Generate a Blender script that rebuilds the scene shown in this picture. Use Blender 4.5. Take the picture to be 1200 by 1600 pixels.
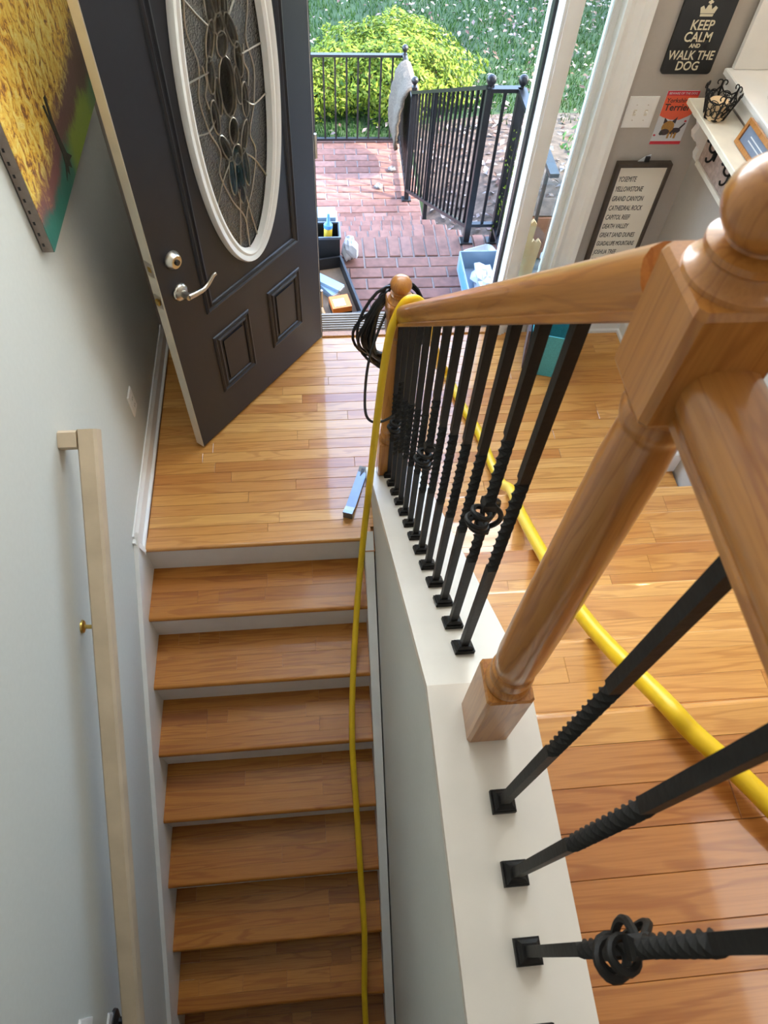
import bpy, math, random
from mathutils import Vector, Matrix
random.seed(7)
PI = math.pi
scene = bpy.context.scene
for o in list(bpy.data.objects): bpy.data.objects.remove(o)
COL = scene.collection

# ------------------------------------------------------------------ camera
cam = bpy.data.cameras.new('camera'); camo = bpy.data.objects.new('camera', cam); COL.objects.link(camo)
camo.location = (0.7792, -1.5191, 2.5774); camo.rotation_euler = (0.5743, -0.0426, -0.0849)
cam.sensor_fit = 'VERTICAL'; cam.sensor_height = 36.0; cam.sensor_width = 27.0
cam.lens = 1080.27 / 1600 * 36; cam.clip_start = 0.02; cam.clip_end = 300
cam.dof.use_dof = True; cam.dof.focus_distance = 2.6; cam.dof.aperture_fstop = 11
scene.camera = camo

# ------------------------------------------------------------------ sky and sun
SUN_EL, SUN_AZ = math.radians(42), math.radians(68)        # travels towards -x and +y
w = bpy.data.worlds.new('sky'); scene.world = w; w.use_nodes = True
nt = w.node_tree; bg = nt.nodes['Background']
sky = nt.nodes.new('ShaderNodeTexSky'); sky.sky_type = 'NISHITA'; sky.sun_disc = False
sky.sun_elevation = SUN_EL; sky.sun_rotation = math.radians(112); sky.air_density = 1.0; sky.dust_density = 2.0
nt.links.new(sky.outputs[0], bg.inputs[0]); bg.inputs[1].default_value = 1.45
sun = bpy.data.lights.new('sun', 'SUN'); sun.energy = 5.5; sun.angle = 0.012; sun.color = (1, .93, .82)
so = bpy.data.objects.new('sun', sun); COL.objects.link(so)
sd = Vector((-math.cos(SUN_EL) * math.sin(SUN_AZ), math.cos(SUN_EL) * math.cos(SUN_AZ), -math.sin(SUN_EL)))
so.rotation_euler = sd.to_track_quat('-Z', 'Y').to_euler(); so.location = (8, -6, 12)
vs = scene.view_settings; vs.view_transform = 'Standard'; vs.look = 'None'; vs.gamma = 1.0; vs.exposure = 1.1; vs.use_curve_mapping = False
FILL_BACK, FILL_SIDE, FILL_TRANSOM, FILL_SKYLIGHT, FILL_LAMP = 0.05, 0.2, 6.0, 1.5, 3.0  # glow strengths of the added windows, skylight and ceiling lamp

# ------------------------------------------------------------------ materials
MATS = {}
def newmat(name):
    m = bpy.data.materials.new(name); m.use_nodes = True; MATS[name] = m
    return m, m.node_tree, m.node_tree.nodes['Principled BSDF']
def plain(name, col, rough=.5, metal=0, noise=.06, scale=30, bump=0, spec=.5, trans=0, emit=0, coat=0, sub=0):
    m, t, b = newmat(name)
    b.inputs['Roughness'].default_value = rough; b.inputs['Metallic'].default_value = metal
    b.inputs['Specular IOR Level'].default_value = spec; b.inputs['Coat Weight'].default_value = coat
    b.inputs['Coat Roughness'].default_value = .1
    if trans: b.inputs['Transmission Weight'].default_value = trans
    if emit:
        b.inputs['Emission Color'].default_value = (*col, 1); b.inputs['Emission Strength'].default_value = emit
    n = t.nodes.new('ShaderNodeTexNoise'); n.inputs['Scale'].default_value = scale; n.inputs['Detail'].default_value = 4
    tc = t.nodes.new('ShaderNodeTexCoord'); t.links.new(tc.outputs['Object'], n.inputs['Vector'])
    r = t.nodes.new('ShaderNodeValToRGB')
    r.color_ramp.elements[0].position = .25; r.color_ramp.elements[1].position = .75
    r.color_ramp.elements[0].color = (*[c * (1 - noise) for c in col], 1); r.color_ramp.elements[1].color = (*[min(1, c * (1 + noise)) for c in col], 1)
    t.links.new(n.outputs['Fac'], r.inputs[0]); t.links.new(r.outputs[0], b.inputs['Base Color'])
    if bump:
        bp = t.nodes.new('ShaderNodeBump'); bp.inputs['Strength'].default_value = bump; bp.inputs['Distance'].default_value = .003
        t.links.new(n.outputs['Fac'], bp.inputs['Height']); t.links.new(bp.outputs[0], b.inputs['Normal'])
    return m
def ramp(t, pts):
    r = t.nodes.new('ShaderNodeValToRGB'); e = r.color_ramp.elements
    while len(e) < len(pts): e.new(.5)
    for i, (p, c) in enumerate(pts): e[i].position = p; e[i].color = (*c, 1)
    return r
def mixc(t, fac, a, b, mode='MIX'):
    m = t.nodes.new('ShaderNodeMix'); m.data_type = 'RGBA'; m.blend_type = mode
    for s, v in ((0, fac), (6, a), (7, b)):
        if isinstance(v, (int, float)): m.inputs[s].default_value = v
        elif isinstance(v, tuple): m.inputs[s].default_value = (*v, 1)
        else: t.links.new(v, m.inputs[s])
    return m.outputs[2]
def wood(name, tones, grain, rough=.3, axis=0, coat=.3, rnd=True, fine=1.0, spec=.5, rotx=0):
    m, t, b = newmat(name); b.inputs['Roughness'].default_value = rough; b.inputs['Coat Weight'].default_value = coat
    b.inputs['Coat Roughness'].default_value = .07; b.inputs['Specular IOR Level'].default_value = spec
    tc = t.nodes.new('ShaderNodeTexCoord'); oi = t.nodes.new('ShaderNodeObjectInfo')
    mu = t.nodes.new('ShaderNodeVectorMath'); mu.operation = 'MULTIPLY_ADD'
    cb = t.nodes.new('ShaderNodeCombineXYZ')
    for i in range(3): t.links.new(oi.outputs['Random'], cb.inputs[i])
    t.links.new(cb.outputs[0], mu.inputs[0]); mu.inputs[1].default_value = (37, 53, 71) if rnd else (0, 0, 0)
    vr = t.nodes.new('ShaderNodeVectorRotate'); vr.rotation_type = 'X_AXIS'; vr.inputs['Angle'].default_value = rotx
    t.links.new(tc.outputs['Object'], vr.inputs['Vector']); t.links.new(vr.outputs[0], mu.inputs[2])
    mp = t.nodes.new('ShaderNodeMapping'); s = [14, 14, 14]; s[axis] = 1.1; mp.inputs['Scale'].default_value = s
    t.links.new(mu.outputs[0], mp.inputs['Vector'])
    n1 = t.nodes.new('ShaderNodeTexNoise'); n1.inputs['Scale'].default_value = .9 * fine; n1.inputs['Detail'].default_value = 3; n1.inputs['Distortion'].default_value = .6
    t.links.new(mp.outputs[0], n1.inputs['Vector'])
    # rings: sine of the stretched noise
    ma = t.nodes.new('ShaderNodeMath'); ma.operation = 'MULTIPLY'; ma.inputs[1].default_value = 46
    t.links.new(n1.outputs['Fac'], ma.inputs[0])
    si = t.nodes.new('ShaderNodeMath'); si.operation = 'SINE'; t.links.new(ma.outputs[0], si.inputs[0])
    mp2 = t.nodes.new('ShaderNodeMapping'); s2 = [260, 260, 260]; s2[axis] = 8; mp2.inputs['Scale'].default_value = s2
    t.links.new(mu.outputs[0], mp2.inputs['Vector'])
    n2 = t.nodes.new('ShaderNodeTexNoise'); n2.inputs['Scale'].default_value = 1; n2.inputs['Detail'].default_value = 2
    t.links.new(mp2.outputs[0], n2.inputs['Vector'])
    k = len(tones); base = ramp(t, [(i / (k - 1), c) for i, c in enumerate(tones)])
    t.links.new((oi.outputs['Random'] if rnd else n1.outputs['Fac']), base.inputs[0])
    g = ramp(t, [(.35, (0, 0, 0)), (1, (1, 1, 1))]); t.links.new(si.outputs[0], g.inputs[0])
    g2 = ramp(t, [(.42, (0, 0, 0)), (.66, (1, 1, 1))]); t.links.new(n2.outputs['Fac'], g2.inputs[0])
    f1 = t.nodes.new('ShaderNodeMath'); f1.operation = 'MULTIPLY'; t.links.new(g.outputs[0], f1.inputs[0]); f1.inputs[1].default_value = grain
    dark = mixc(t, 1.0, base.outputs[0], (.62, .46, .32), 'MULTIPLY')
    c1 = mixc(t, f1.outputs[0], base.outputs[0], dark)
    f2 = t.nodes.new('ShaderNodeMath'); f2.operation = 'MULTIPLY'; t.links.new(g2.outputs[0], f2.inputs[0]); f2.inputs[1].default_value = grain * .55
    c2 = mixc(t, f2.outputs[0], c1, dark)
    t.links.new(c2, b.inputs['Base Color'])
    return m
OAKT = [(.64, .305, .072), (.57, .24, .05), (.74, .39, .11), (.60, .265, .06), (.68, .345, .088), (.49, .185, .037), (.70, .355, .085)]
M_floor = wood('oak_floor', OAKT, .5, rough=.32, coat=1.0)
M_floorup = wood('oak_upper_floor', [(.44, .165, .036), (.52, .215, .05), (.38, .13, .027), (.47, .18, .04), (.36, .12, .024)], .6, rough=.3, coat=1.0)  # same oak toned darker; its lack of reflected light is in the colour
M_tread = wood('oak_tread', [(.46, .175, .026), (.52, .21, .036), (.39, .138, .019), (.49, .188, .030)], .6, rough=.36, coat=.1, spec=.35)
M_rail = wood('oak_rail', [(.50, .225, .052), (.38, .145, .029)], .55, rough=.3, axis=1, coat=.35, rnd=False, fine=1.6)
M_rails = wood('oak_sloping_rail', [(.50, .225, .052), (.38, .145, .029)], .55, rough=.3, axis=1, coat=.35, rnd=False, fine=1.6, rotx=math.atan(.909))
M_newel = wood('oak_newel', [(.50, .225, .052), (.38, .145, .029)], .55, rough=.3, axis=2, coat=.35, rnd=False, fine=1.6)
M_iron = plain('black_iron', (.008, .0075, .007), .55, 0, .2, 90, .25, spec=.3)
M_white = plain('white_trim', (.82, .80, .76), .35, 0, .03, 12)
M_whitecap = plain('white_cap_paint', (.72, .67, .59), .3, 0, .04, 8)
M_wall = plain('sage_wall', (.60, .61, .565), .62, 0, .02, 60, .06)
M_taupe = plain('taupe_wall', (.43, .385, .335), .65, 0, .02, 60, .06)
M_ceil = plain('ceiling_paint', (.86, .85, .82), .8, 0, .02, 20)
M_door = plain('door_charcoal', (.013, .014, .020), .42, 0, .08, 40, .03)
M_doored = plain('door_edge', (.70, .64, .52), .4, 0, .06, 14)
M_nickel = plain('satin_nickel', (.62, .57, .5), .28, 1, .03, 50)
M_steel = plain('grey_steel', (.16, .18, .21), .36, .8, .08, 30)
M_lead = plain('lead_came', (.42, .39, .34), .35, .85, .08, 60)
M_black = plain('black_paint', (.012, .012, .013), .45, 0, .1, 40)
M_rubber = plain('black_rubber', (.010, .010, .011), .38, 0, .2, 60)
M_rope = plain('brass', (.55, .38, .1), .3, 1, .05, 40)
M_yellow = plain('yellow_hose', (.78, .50, .012), .38, 0, .06, 25)
M_pine = plain('pine_handrail', (.56, .44, .30), .5, 0, .12, 9)
M_cream = plain('cream_print', (.80, .74, .62), .6, 0, .02, 10)
M_ink = plain('ink', (.03, .028, .026), .6, 0, .1, 30)
M_frame = plain('dark_wood_frame', (.06, .042, .03), .45, 0, .2, 25)
M_red = plain('sign_red', (.62, .03, .05), .4, 0, .04, 20)
M_orange = plain('sign_orange', (.78, .12, .05), .4, 0, .04, 20)
M_fur = plain('print_fur', (.42, .22, .05), .5, 0, .2, 150)
M_furd = plain('print_fur_dark', (.05, .035, .04), .5, 0, .2, 150)
M_teal = plain('teal_fabric', (.07, .38, .42), .55, 0, .2, 160, .3)
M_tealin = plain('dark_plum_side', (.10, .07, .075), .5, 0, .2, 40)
M_mortar = plain('mortar', (.25, .21, .19), .9, 0, .15, 40, .4)
M_conc = plain('concrete', (.22, .215, .21), .9, 0, .15, 12, .3)
M_orail = plain('railing_black', (.014, .014, .016), .35, 0, .2, 20, spec=.4)
M_rug = plain('beige_rug', (.105, .08, .056), .95, 0, .45, 70, 1.0)
M_blue = plain('blue_plastic', (.10, .30, .62), .35, 0, .06, 20)
M_ltblue = plain('pale_blue_plastic', (.26, .36, .46), .3, 0, .08, 12)
M_wht = plain('white_plastic', (.62, .63, .65), .4, 0, .04, 12)
M_tube = plain('caulk_yellow', (.62, .42, .03), .4, 0, .05, 20)
M_box = plain('box_orange', (.85, .20, .02), .5, 0, .05, 20)
M_card = plain('cardboard', (.22, .14, .08), .8, 0, .12, 40)
M_offcut = plain('pale_wood', (.46, .27, .11), .6, 0, .12, 15)
M_brownb = plain('brown_siding', (.26, .10, .05), .6, 0, .2, 20)
M_soil = plain('mulch', (.09, .062, .045), .95, 0, .6, 18, .8)
M_grey = plain('grey_siding', (.55, .57, .58), .7, 0, .05, 8)
M_roof = plain('roof_shingle', (.12, .11, .1), .9, 0, .2, 10)
M_candle = plain('candle_wax', (.85, .62, .36), .5, 0, .04, 20)
M_pinkb = plain('worn_backboard', (.42, .31, .26), .7, 0, .25, 60)
M_slate = plain('slate_print', (.17, .21, .29), .5, 0, .1, 30)
M_gold = plain('sign_cream_letters', (.72, .65, .47), .5, 0, .03, 20)
M_winb = plain('glow_pane_back', (1.0, .95, .86), .3, 0, 0, 5, emit=FILL_BACK)  # emissive panes of the added windows stand in for daylight
M_wins = plain('glow_pane_side', (1.0, .95, .86), .3, 0, 0, 5, emit=FILL_SIDE)
M_wint = plain('glow_pane_transom', (.90, .96, 1.0), .3, 0, 0, 5, emit=FILL_TRANSOM)
M_winr = plain('glow_pane_roof', (1.0, .95, .88), .3, 0, 0, 5, emit=FILL_SKYLIGHT)
M_dome = plain('lamp_dome', (1.0, .94, .84), .4, 0, 0, 5, emit=FILL_LAMP)
M_bulb = plain('warm_bulb', (1.0, .62, .28), .3, 0, 0, 5, emit=60)
def glassmat(name, col, rough, bump, scale):
    m, t, b = newmat(name); b.inputs['Base Color'].default_value = (*col, 1); b.inputs['Roughness'].default_value = rough
    b.inputs['Transmission Weight'].default_value = 1; b.inputs['IOR'].default_value = 1.45
    if bump:
        n = t.nodes.new('ShaderNodeTexNoise'); n.inputs['Scale'].default_value = scale; n.inputs['Detail'].default_value = 2
        tc = t.nodes.new('ShaderNodeTexCoord'); t.links.new(tc.outputs['Object'], n.inputs['Vector'])
        bp = t.nodes.new('ShaderNodeBump'); bp.inputs['Strength'].default_value = bump; bp.inputs['Distance'].default_value = .004
        t.links.new(n.outputs['Fac'], bp.inputs['Height']); t.links.new(bp.outputs[0], b.inputs['Normal'])
    return m
def thinglass(name):
    m, t, b = newmat(name); t.nodes.remove(b); out = t.nodes['Material Output']
    tr = t.nodes.new('ShaderNodeBsdfTransparent'); tr.inputs[0].default_value = (.93, .97, .95, 1)
    gl = t.nodes.new('ShaderNodeBsdfGlossy'); gl.inputs['Roughness'].default_value = .03
    fr = t.nodes.new('ShaderNodeFresnel'); fr.inputs[0].default_value = 1.45
    mx = t.nodes.new('ShaderNodeMixShader'); t.links.new(fr.outputs[0], mx.inputs[0]); t.links.new(tr.outputs[0], mx.inputs[1]); t.links.new(gl.outputs[0], mx.inputs[2])
    t.links.new(mx.outputs[0], out.inputs[0]); return m
def leadglass(name, rough, bump, scale, mixr):
    m, t, b = newmat(name); t.nodes.remove(b); out = t.nodes['Material Output']
    n = t.nodes.new('ShaderNodeTexNoise'); n.inputs['Scale'].default_value = scale; n.inputs['Detail'].default_value = 2
    tc = t.nodes.new('ShaderNodeTexCoord'); t.links.new(tc.outputs['Object'], n.inputs['Vector'])
    bp = t.nodes.new('ShaderNodeBump'); bp.inputs['Strength'].default_value = bump; bp.inputs['Distance'].default_value = .004; t.links.new(n.outputs['Fac'], bp.inputs['Height'])
    tr = t.nodes.new('ShaderNodeBsdfTransparent'); tr.inputs[0].default_value = (.92, .95, .94, 1)
    rf = t.nodes.new('ShaderNodeBsdfRefraction'); rf.inputs['Roughness'].default_value = rough; rf.inputs['IOR'].default_value = 1.12; t.links.new(bp.outputs[0], rf.inputs['Normal'])
    gl = t.nodes.new('ShaderNodeBsdfGlossy'); gl.inputs['Roughness'].default_value = max(.03, rough * .5); t.links.new(bp.outputs[0], gl.inputs['Normal'])
    m1 = t.nodes.new('ShaderNodeMixShader'); m1.inputs[0].default_value = mixr; t.links.new(tr.outputs[0], m1.inputs[1]); t.links.new(rf.outputs[0], m1.inputs[2])
    fr = t.nodes.new('ShaderNodeFresnel'); fr.inputs[0].default_value = 1.6; t.links.new(bp.outputs[0], fr.inputs['Normal'])
    m2 = t.nodes.new('ShaderNodeMixShader'); t.links.new(fr.outputs[0], m2.inputs[0]); t.links.new(m1.outputs[0], m2.inputs[1]); t.links.new(gl.outputs[0], m2.inputs[2])
    t.links.new(m2.outputs[0], out.inputs[0]); return m
M_glass = leadglass('textured_glass', .12, .8, 150, .5)
M_bevel = leadglass('bevelled_glass', .02, .25, 40, .35)
M_clear = thinglass('clear_glass')
def brickmat():
    m, t, b = newmat('red_brick'); b.inputs['Roughness'].default_value = .85
    oi = t.nodes.new('ShaderNodeObjectInfo'); tc = t.nodes.new('ShaderNodeTexCoord')
    n = t.nodes.new('ShaderNodeTexNoise'); n.inputs['Scale'].default_value = 22; n.inputs['Detail'].default_value = 6
    ad = t.nodes.new('ShaderNodeVectorMath'); t.links.new(tc.outputs['Object'], ad.inputs[0]); t.links.new(oi.outputs['Location'], ad.inputs[1]); t.links.new(ad.outputs[0], n.inputs['Vector'])
    r = ramp(t, [(0, (.19, .085, .065)), (.3, (.25, .125, .095)), (.6, (.21, .10, .075)), (.85, (.16, .07, .052)), (1, (.28, .15, .12))]); t.links.new(oi.outputs['Random'], r.inputs[0])
    r2 = ramp(t, [(.3, (.75, .75, .75)), (.7, (1.15, 1.12, 1.1))]); t.links.new(n.outputs['Fac'], r2.inputs[0])
    t.links.new(mixc(t, 1.0, r.outputs[0], r2.outputs[0], 'MULTIPLY'), b.inputs['Base Color'])
    bp = t.nodes.new('ShaderNodeBump'); bp.inputs['Strength'].default_value = .4; bp.inputs['Distance'].default_value = .004
    t.links.new(n.outputs['Fac'], bp.inputs['Height']); t.links.new(bp.outputs[0], b.inputs['Normal']); return m
M_brick = brickmat()
def leafmat(name, cols, trans=.3):
    m, t, b = newmat(name); b.inputs['Roughness'].default_value = .6; b.inputs['Specular IOR Level'].default_value = .2
    g = t.nodes.new('ShaderNodeNewGeometry'); r = ramp(t, [(i / (len(cols) - 1), c) for i, c in enumerate(cols)])
    t.links.new(g.outputs['Random Per Island'], r.inputs[0]); t.links.new(r.outputs[0], b.inputs['Base Color'])
    if trans:
        out = t.nodes['Material Output']; tl = t.nodes.new('ShaderNodeBsdfTranslucent'); t.links.new(r.outputs[0], tl.inputs[0])
        mx = t.nodes.new('ShaderNodeMixShader'); mx.inputs[0].default_value = trans
        t.links.new(b.outputs[0], mx.inputs[1]); t.links.new(tl.outputs[0], mx.inputs[2]); t.links.new(mx.outputs[0], out.inputs[0])
    return m
M_bush = leafmat('bush_leaves', [(.055, .115, .010), (.13, .20, .016), (.20, .26, .026), (.03, .075, .010), (.16, .225, .02), (.24, .27, .05)])
M_grass = leafmat('grass_blades', [(.010, .045, .007), (.018, .064, .009), (.032, .076, .010), (.013, .052, .008)], .2)
M_fallen = leafmat('fallen_leaves', [(.10, .06, .045), (.26, .22, .20), (.07, .04, .035), (.14, .085, .055), (.36, .33, .32), (.10, .05, .04)], 0)
M_lawn = plain('lawn_soil', (.075, .17, .045), .95, 0, .45, 3, .5)

# ------------------------------------------------------------------ mesh helpers
class MB:
    def __init__(s): s.v = []; s.f = []; s.sm = []
    def add(s, v, f, smooth=False):
        b = len(s.v); s.v += [Vector(p) for p in v]; s.f += [tuple(i + b for i in q) for q in f]; s.sm += [smooth] * len(f); return s
    def box(s, a, b, c=0):
        x0, y0, z0 = a; x1, y1, z1 = b
        if c:
            v = [(x0, y0, z0), (x1, y0, z0), (x1, y1, z0), (x0, y1, z0), (x0, y0, z1 - c), (x1, y0, z1 - c), (x1, y1, z1 - c), (x0, y1, z1 - c),
                 (x0 + c, y0 + c, z1), (x1 - c, y0 + c, z1), (x1 - c, y1 - c, z1), (x0 + c, y1 - c, z1)]
            f = [(3, 2, 1, 0), (0, 1, 5, 4), (1, 2, 6, 5), (2, 3, 7, 6), (3, 0, 4, 7), (4, 5, 9, 8), (5, 6, 10, 9), (6, 7, 11, 10), (7, 4, 8, 11), (8, 9, 10, 11)]
        else:
            v = [(x0, y0, z0), (x1, y0, z0), (x1, y1, z0), (x0, y1, z0), (x0, y0, z1), (x1, y0, z1), (x1, y1, z1), (x0, y1, z1)]
            f = [(3, 2, 1, 0), (0, 1, 5, 4), (1, 2, 6, 5), (2, 3, 7, 6), (3, 0, 4, 7), (4, 5, 6, 7)]
        return s.add(v, f)
    def prism(s, poly, O, U, V, N, d, smooth=False):
        """2-D polygon in the frame O,U,V extruded by d along N"""
        O, U, V, N = map(Vector, (O, U, V, N)); n = len(poly)
        a = [O + U * p + V * q for p, q in poly]; b = [p + N * d for p in a]
        f = [tuple(range(n))[::-1], tuple(range(n, 2 * n))] + [(i, (i + 1) % n, n + (i + 1) % n, n + i) for i in range(n)]
        if U.cross(V).dot(N) * d < 0: f = [q[::-1] for q in f]
        return s.add(a + b, f, smooth)
    def tube(s, pts, r, n=8, closed=False, cap=True, smooth=True):
        pts = [Vector(p) for p in pts]; N = len(pts); rr = r if isinstance(r, (list, tuple)) else [r] * N
        tg = []
        for i in range(N):
            a = pts[(i - 1) % N] if (closed or i > 0) else pts[i]; b = pts[(i + 1) % N] if (closed or i < N - 1) else pts[i]
            tg.append((b - a).normalized())
        u = tg[0].orthogonal().normalized(); v = []
        for i in range(N):
            u = (u - tg[i] * u.dot(tg[i])).normalized(); w_ = tg[i].cross(u)
            for k in range(n):
                an = 2 * PI * k / n; v.append(pts[i] + (u * math.cos(an) + w_ * math.sin(an)) * rr[i])
        f = []
        for i in range(N if closed else N - 1):
            for k in range(n):
                j = (i + 1) % N; f.append((i * n + k, i * n + (k + 1) % n, j * n + (k + 1) % n, j * n + k))
        if cap and not closed: f += [tuple(range(n))[::-1], tuple((N - 1) * n + k for k in range(n))]
        return s.add(v, f, smooth)
    def bar(s, a, b, wd, ht, up=(0, 0, 1)):
        a, b, up = Vector(a), Vector(b), Vector(up); t = (b - a).normalized(); sd_ = t.cross(up).normalized(); u = sd_.cross(t)
        q = [sd_ * (i * wd / 2) + u * (j * ht / 2) for i, j in ((-1, -1), (1, -1), (1, 1), (-1, 1))]
        return s.add([a + p for p in q] + [b + p for p in q], [(0, 1, 2, 3), (7, 6, 5, 4), (1, 0, 4, 5), (2, 1, 5, 6), (3, 2, 6, 7), (0, 3, 7, 4)])
    def lathe(s, prof, c, n=24, axis=(0, 0, 1), smooth=True):
        c = Vector(c); ax = Vector(axis).normalized(); u = ax.orthogonal().normalized(); w_ = ax.cross(u)
        v = []; f = []
        for r, z in prof:
            for k in range(n):
                an = 2 * PI * k / n; v.append(c + ax * z + (u * math.cos(an) + w_ * math.sin(an)) * r)
        for i in range(len(prof) - 1):
            for k in range(n): f.append((i * n + k, i * n + (k + 1) % n, (i + 1) * n + (k + 1) % n, (i + 1) * n + k))
        f += [tuple(range(n))[::-1], tuple((len(prof) - 1) * n + k for k in range(n))]
        return s.add(v, f, smooth)
    def build(s, name, mat, parent=None, loc=None):
        root = parent; off = Vector((0, 0, 0))
        while root is not None: off = off + root.location; root = root.parent
        root = parent
        if parent is None and loc is not None: off = Vector(loc)
        own = Vector((0, 0, 0))
        if root is not None and loc is not None:
            own = Vector(loc) - off          # part with an origin of its own
        me = bpy.data.meshes.new(name); me.from_pydata([p - off - own for p in s.v], [], s.f)
        me.polygons.foreach_set('use_smooth', s.sm); me.materials.append(mat); me.update()
        if any(s.sm) and not all(q is True and len(s.v) > 20000 for q in s.sm[:1]): me.set_sharp_from_angle(angle=math.radians(38))
        o = bpy.data.objects.new(name, me); COL.objects.link(o)
        if parent is not None: o.parent = parent; o.location = own
        else: o.location = off
        return o
def tag(o, label=None, cat=None, group=None, kind=None):
    if label: o['label'] = label
    if cat: o['category'] = cat
    if group: o['group'] = group
    if kind: o['kind'] = kind
    return o
def thing(name, label, cat, loc=(0, 0, 0), group=None):
    o = bpy.data.objects.new(name, None); COL.objects.link(o); o.location = loc; o.empty_display_size = .05
    return tag(o, label, cat, group)
def struct(name, mb, mat, label=None, parent=None):
    o = mb.build(name, mat, parent); o['kind'] = 'structure'
    if label: o['label'] = label
    return o
def B(a, b, c=0): return MB().box(a, b, c)
def spline(pts, per=8):
    P = [Vector(p) for p in pts]; out = []
    for i in range(len(P) - 1):
        p0 = P[i - 1] if i else P[0] * 2 - P[1]; p1, p2 = P[i], P[i + 1]; p3 = P[i + 2] if i + 2 < len(P) else P[-1] * 2 - P[-2]
        for k in range(per):
            t = k / per; out.append(.5 * ((2 * p1) + (p2 - p0) * t + (2 * p0 - 5 * p1 + 4 * p2 - p3) * t * t + (3 * p1 - p0 - 3 * p2 + p3) * t ** 3))
    return out + [P[-1]]
def text_mesh(name, body, size, O, U, V, N, mat, parent, depth=.0012, bold=0, shear=0, align='LEFT', xs=1.0):
    cu = bpy.data.curves.new(name, 'FONT'); cu.body = body; cu.size = size; cu.extrude = depth / 2; cu.offset = bold; cu.shear = shear; cu.align_x = align; cu.resolution_u = 3
    ob = bpy.data.objects.new(name, cu); COL.objects.link(ob)
    dg = bpy.context.evaluated_depsgraph_get(); me = bpy.data.meshes.new_from_object(ob.evaluated_get(dg))
    bpy.data.objects.remove(ob); bpy.data.curves.remove(cu)
    U, V, N, O = map(Vector, (U, V, N, O)); root = parent
    while root.parent: root = root.parent
    for v in me.vertices:
        x, y, z = v.co; v.co = O + U * x * xs + V * y + N * z - root.location
    me.materials.clear(); me.materials.append(mat); o = bpy.data.objects.new(name, me); COL.objects.link(o); o.parent = parent; return o

# ------------------------------------------------------------------ key dimensions
RISE, RUN, W = .1842, .2378, .9341
U = 6 * RISE                     # upper floor
WL, DY, WR = -.018, 1.25, 2.42   # left wall, door wall, right wall
CZ, YB = 1.147, -1.045           # half-wall cap: height and bend
def capz(y): return CZ - .7746 * (y - YB) if y > YB else CZ
def railx(y): return 1.0825 - (y + 1.1275) * .0255
def railz(y): return 1.116 + .909 * (.086 - y)         # underside of the sloping rail
TOPN = -1.108                    # y of the top nosing
LOWZ = -9 * RISE
CEIL = 3.55

# ================================================================== room shell
struct('wall_left', B((WL - .14, -4.2, LOWZ - .1), (WL, 1.40, CEIL)), M_wall, 'pale sage painted wall beside the stairs')
m = B((WL, DY, -.25), (.755, 1.40, CEIL)).box((.755, DY, 2.10), (1.955, 1.40, CEIL)).box((1.955, DY, -.25), (9.0, 1.40, CEIL))
struct('wall_front', m, M_taupe, 'taupe wall around the front door')
NY0, NY1, NZ0, NZ1 = -.05, 1.235, 1.31, 2.0
m = B((WR, -1.0, -.25), (WR + .36, DY, NZ0)).box((WR, -1.0, NZ1), (WR + .36, DY, CEIL)).box((WR, -1.0, NZ0), (WR + .36, NY0, NZ1)).box((WR, NY1, NZ0), (WR + .36, DY, NZ1)).box((WR + .30, NY0, NZ0), (WR + .36, NY1, NZ1))
struct('wall_right', m, M_taupe, 'taupe wall with a recessed white ledge')
struct('wall_back', B((WL - .14, -4.35, LOWZ - .1), (4.85, -4.2, CEIL)), M_taupe)
struct('wall_hall', B((4.7, -4.2, U - .2), (4.85, DY, CEIL)), M_taupe)
struct('ceiling', B((WL - .14, -4.35, CEIL), (4.85, 1.40, CEIL + .12)), M_ceil)
struct('roof', B((-4, -5.5, CEIL + .16), (9.2, 1.92, CEIL + .32)).box((-4, 1.86, CEIL + .04), (9.2, 1.92, CEIL + .2)), M_roof, 'house roof with projecting eave')
# added windows, all out of view; their glowing panes light hall and landing
def window(name, O, Uv, Vv, N, wd, ht, pane):
    O, Uv, Vv, N = map(Vector, (O, Uv, Vv, N)); t = .07
    fr = MB()
    for (a, b, c, d) in ((-t, -t, wd + t, 0), (-t, ht, wd + t, ht + t), (-t, 0, 0, ht), (wd, 0, wd + t, ht), (wd / 2 - .02, 0, wd / 2 + .02, ht), (0, ht / 2 - .02, wd, ht / 2 + .02)):
        fr.prism([(a, b), (c, b), (c, d), (a, d)], O, Uv, Vv, N, .04)
    o = struct(name, fr, M_white, 'added white framed window with glowing pane, out of view')
    MB().prism([(0, 0), (wd, 0), (wd, ht), (0, ht)], O, Uv, Vv, N, .008).build('pane', pane, o)
window('window_added_1', (1.2, -4.2, U + .75), (1, 0, 0), (0, 0, 1), (0, 1, 0), 2.2, 1.35, M_winb)  # added behind the camera as weak fill
window('window_added_2', (4.7, -.6, U + .5), (0, -1, 0), (0, 0, 1), (-1, 0, 0), 2.2, 1.5, M_wins)  # added on the unseen hall wall as side fill
window('window_added_4', (2.25, DY, 2.36), (-1, 0, 0), (0, 0, 1), (0, -1, 0), 2.15, 1.08, M_wint)  # added above the door, out of view, to light landing and left wall
window('window_added_5', (2.62, -1.05, CEIL), (1, 0, 0), (0, -1, 0), (0, 0, -1), 1.0, 1.3, M_winr)  # added skylight, unseen, puts the sheen on the upper floor

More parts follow.
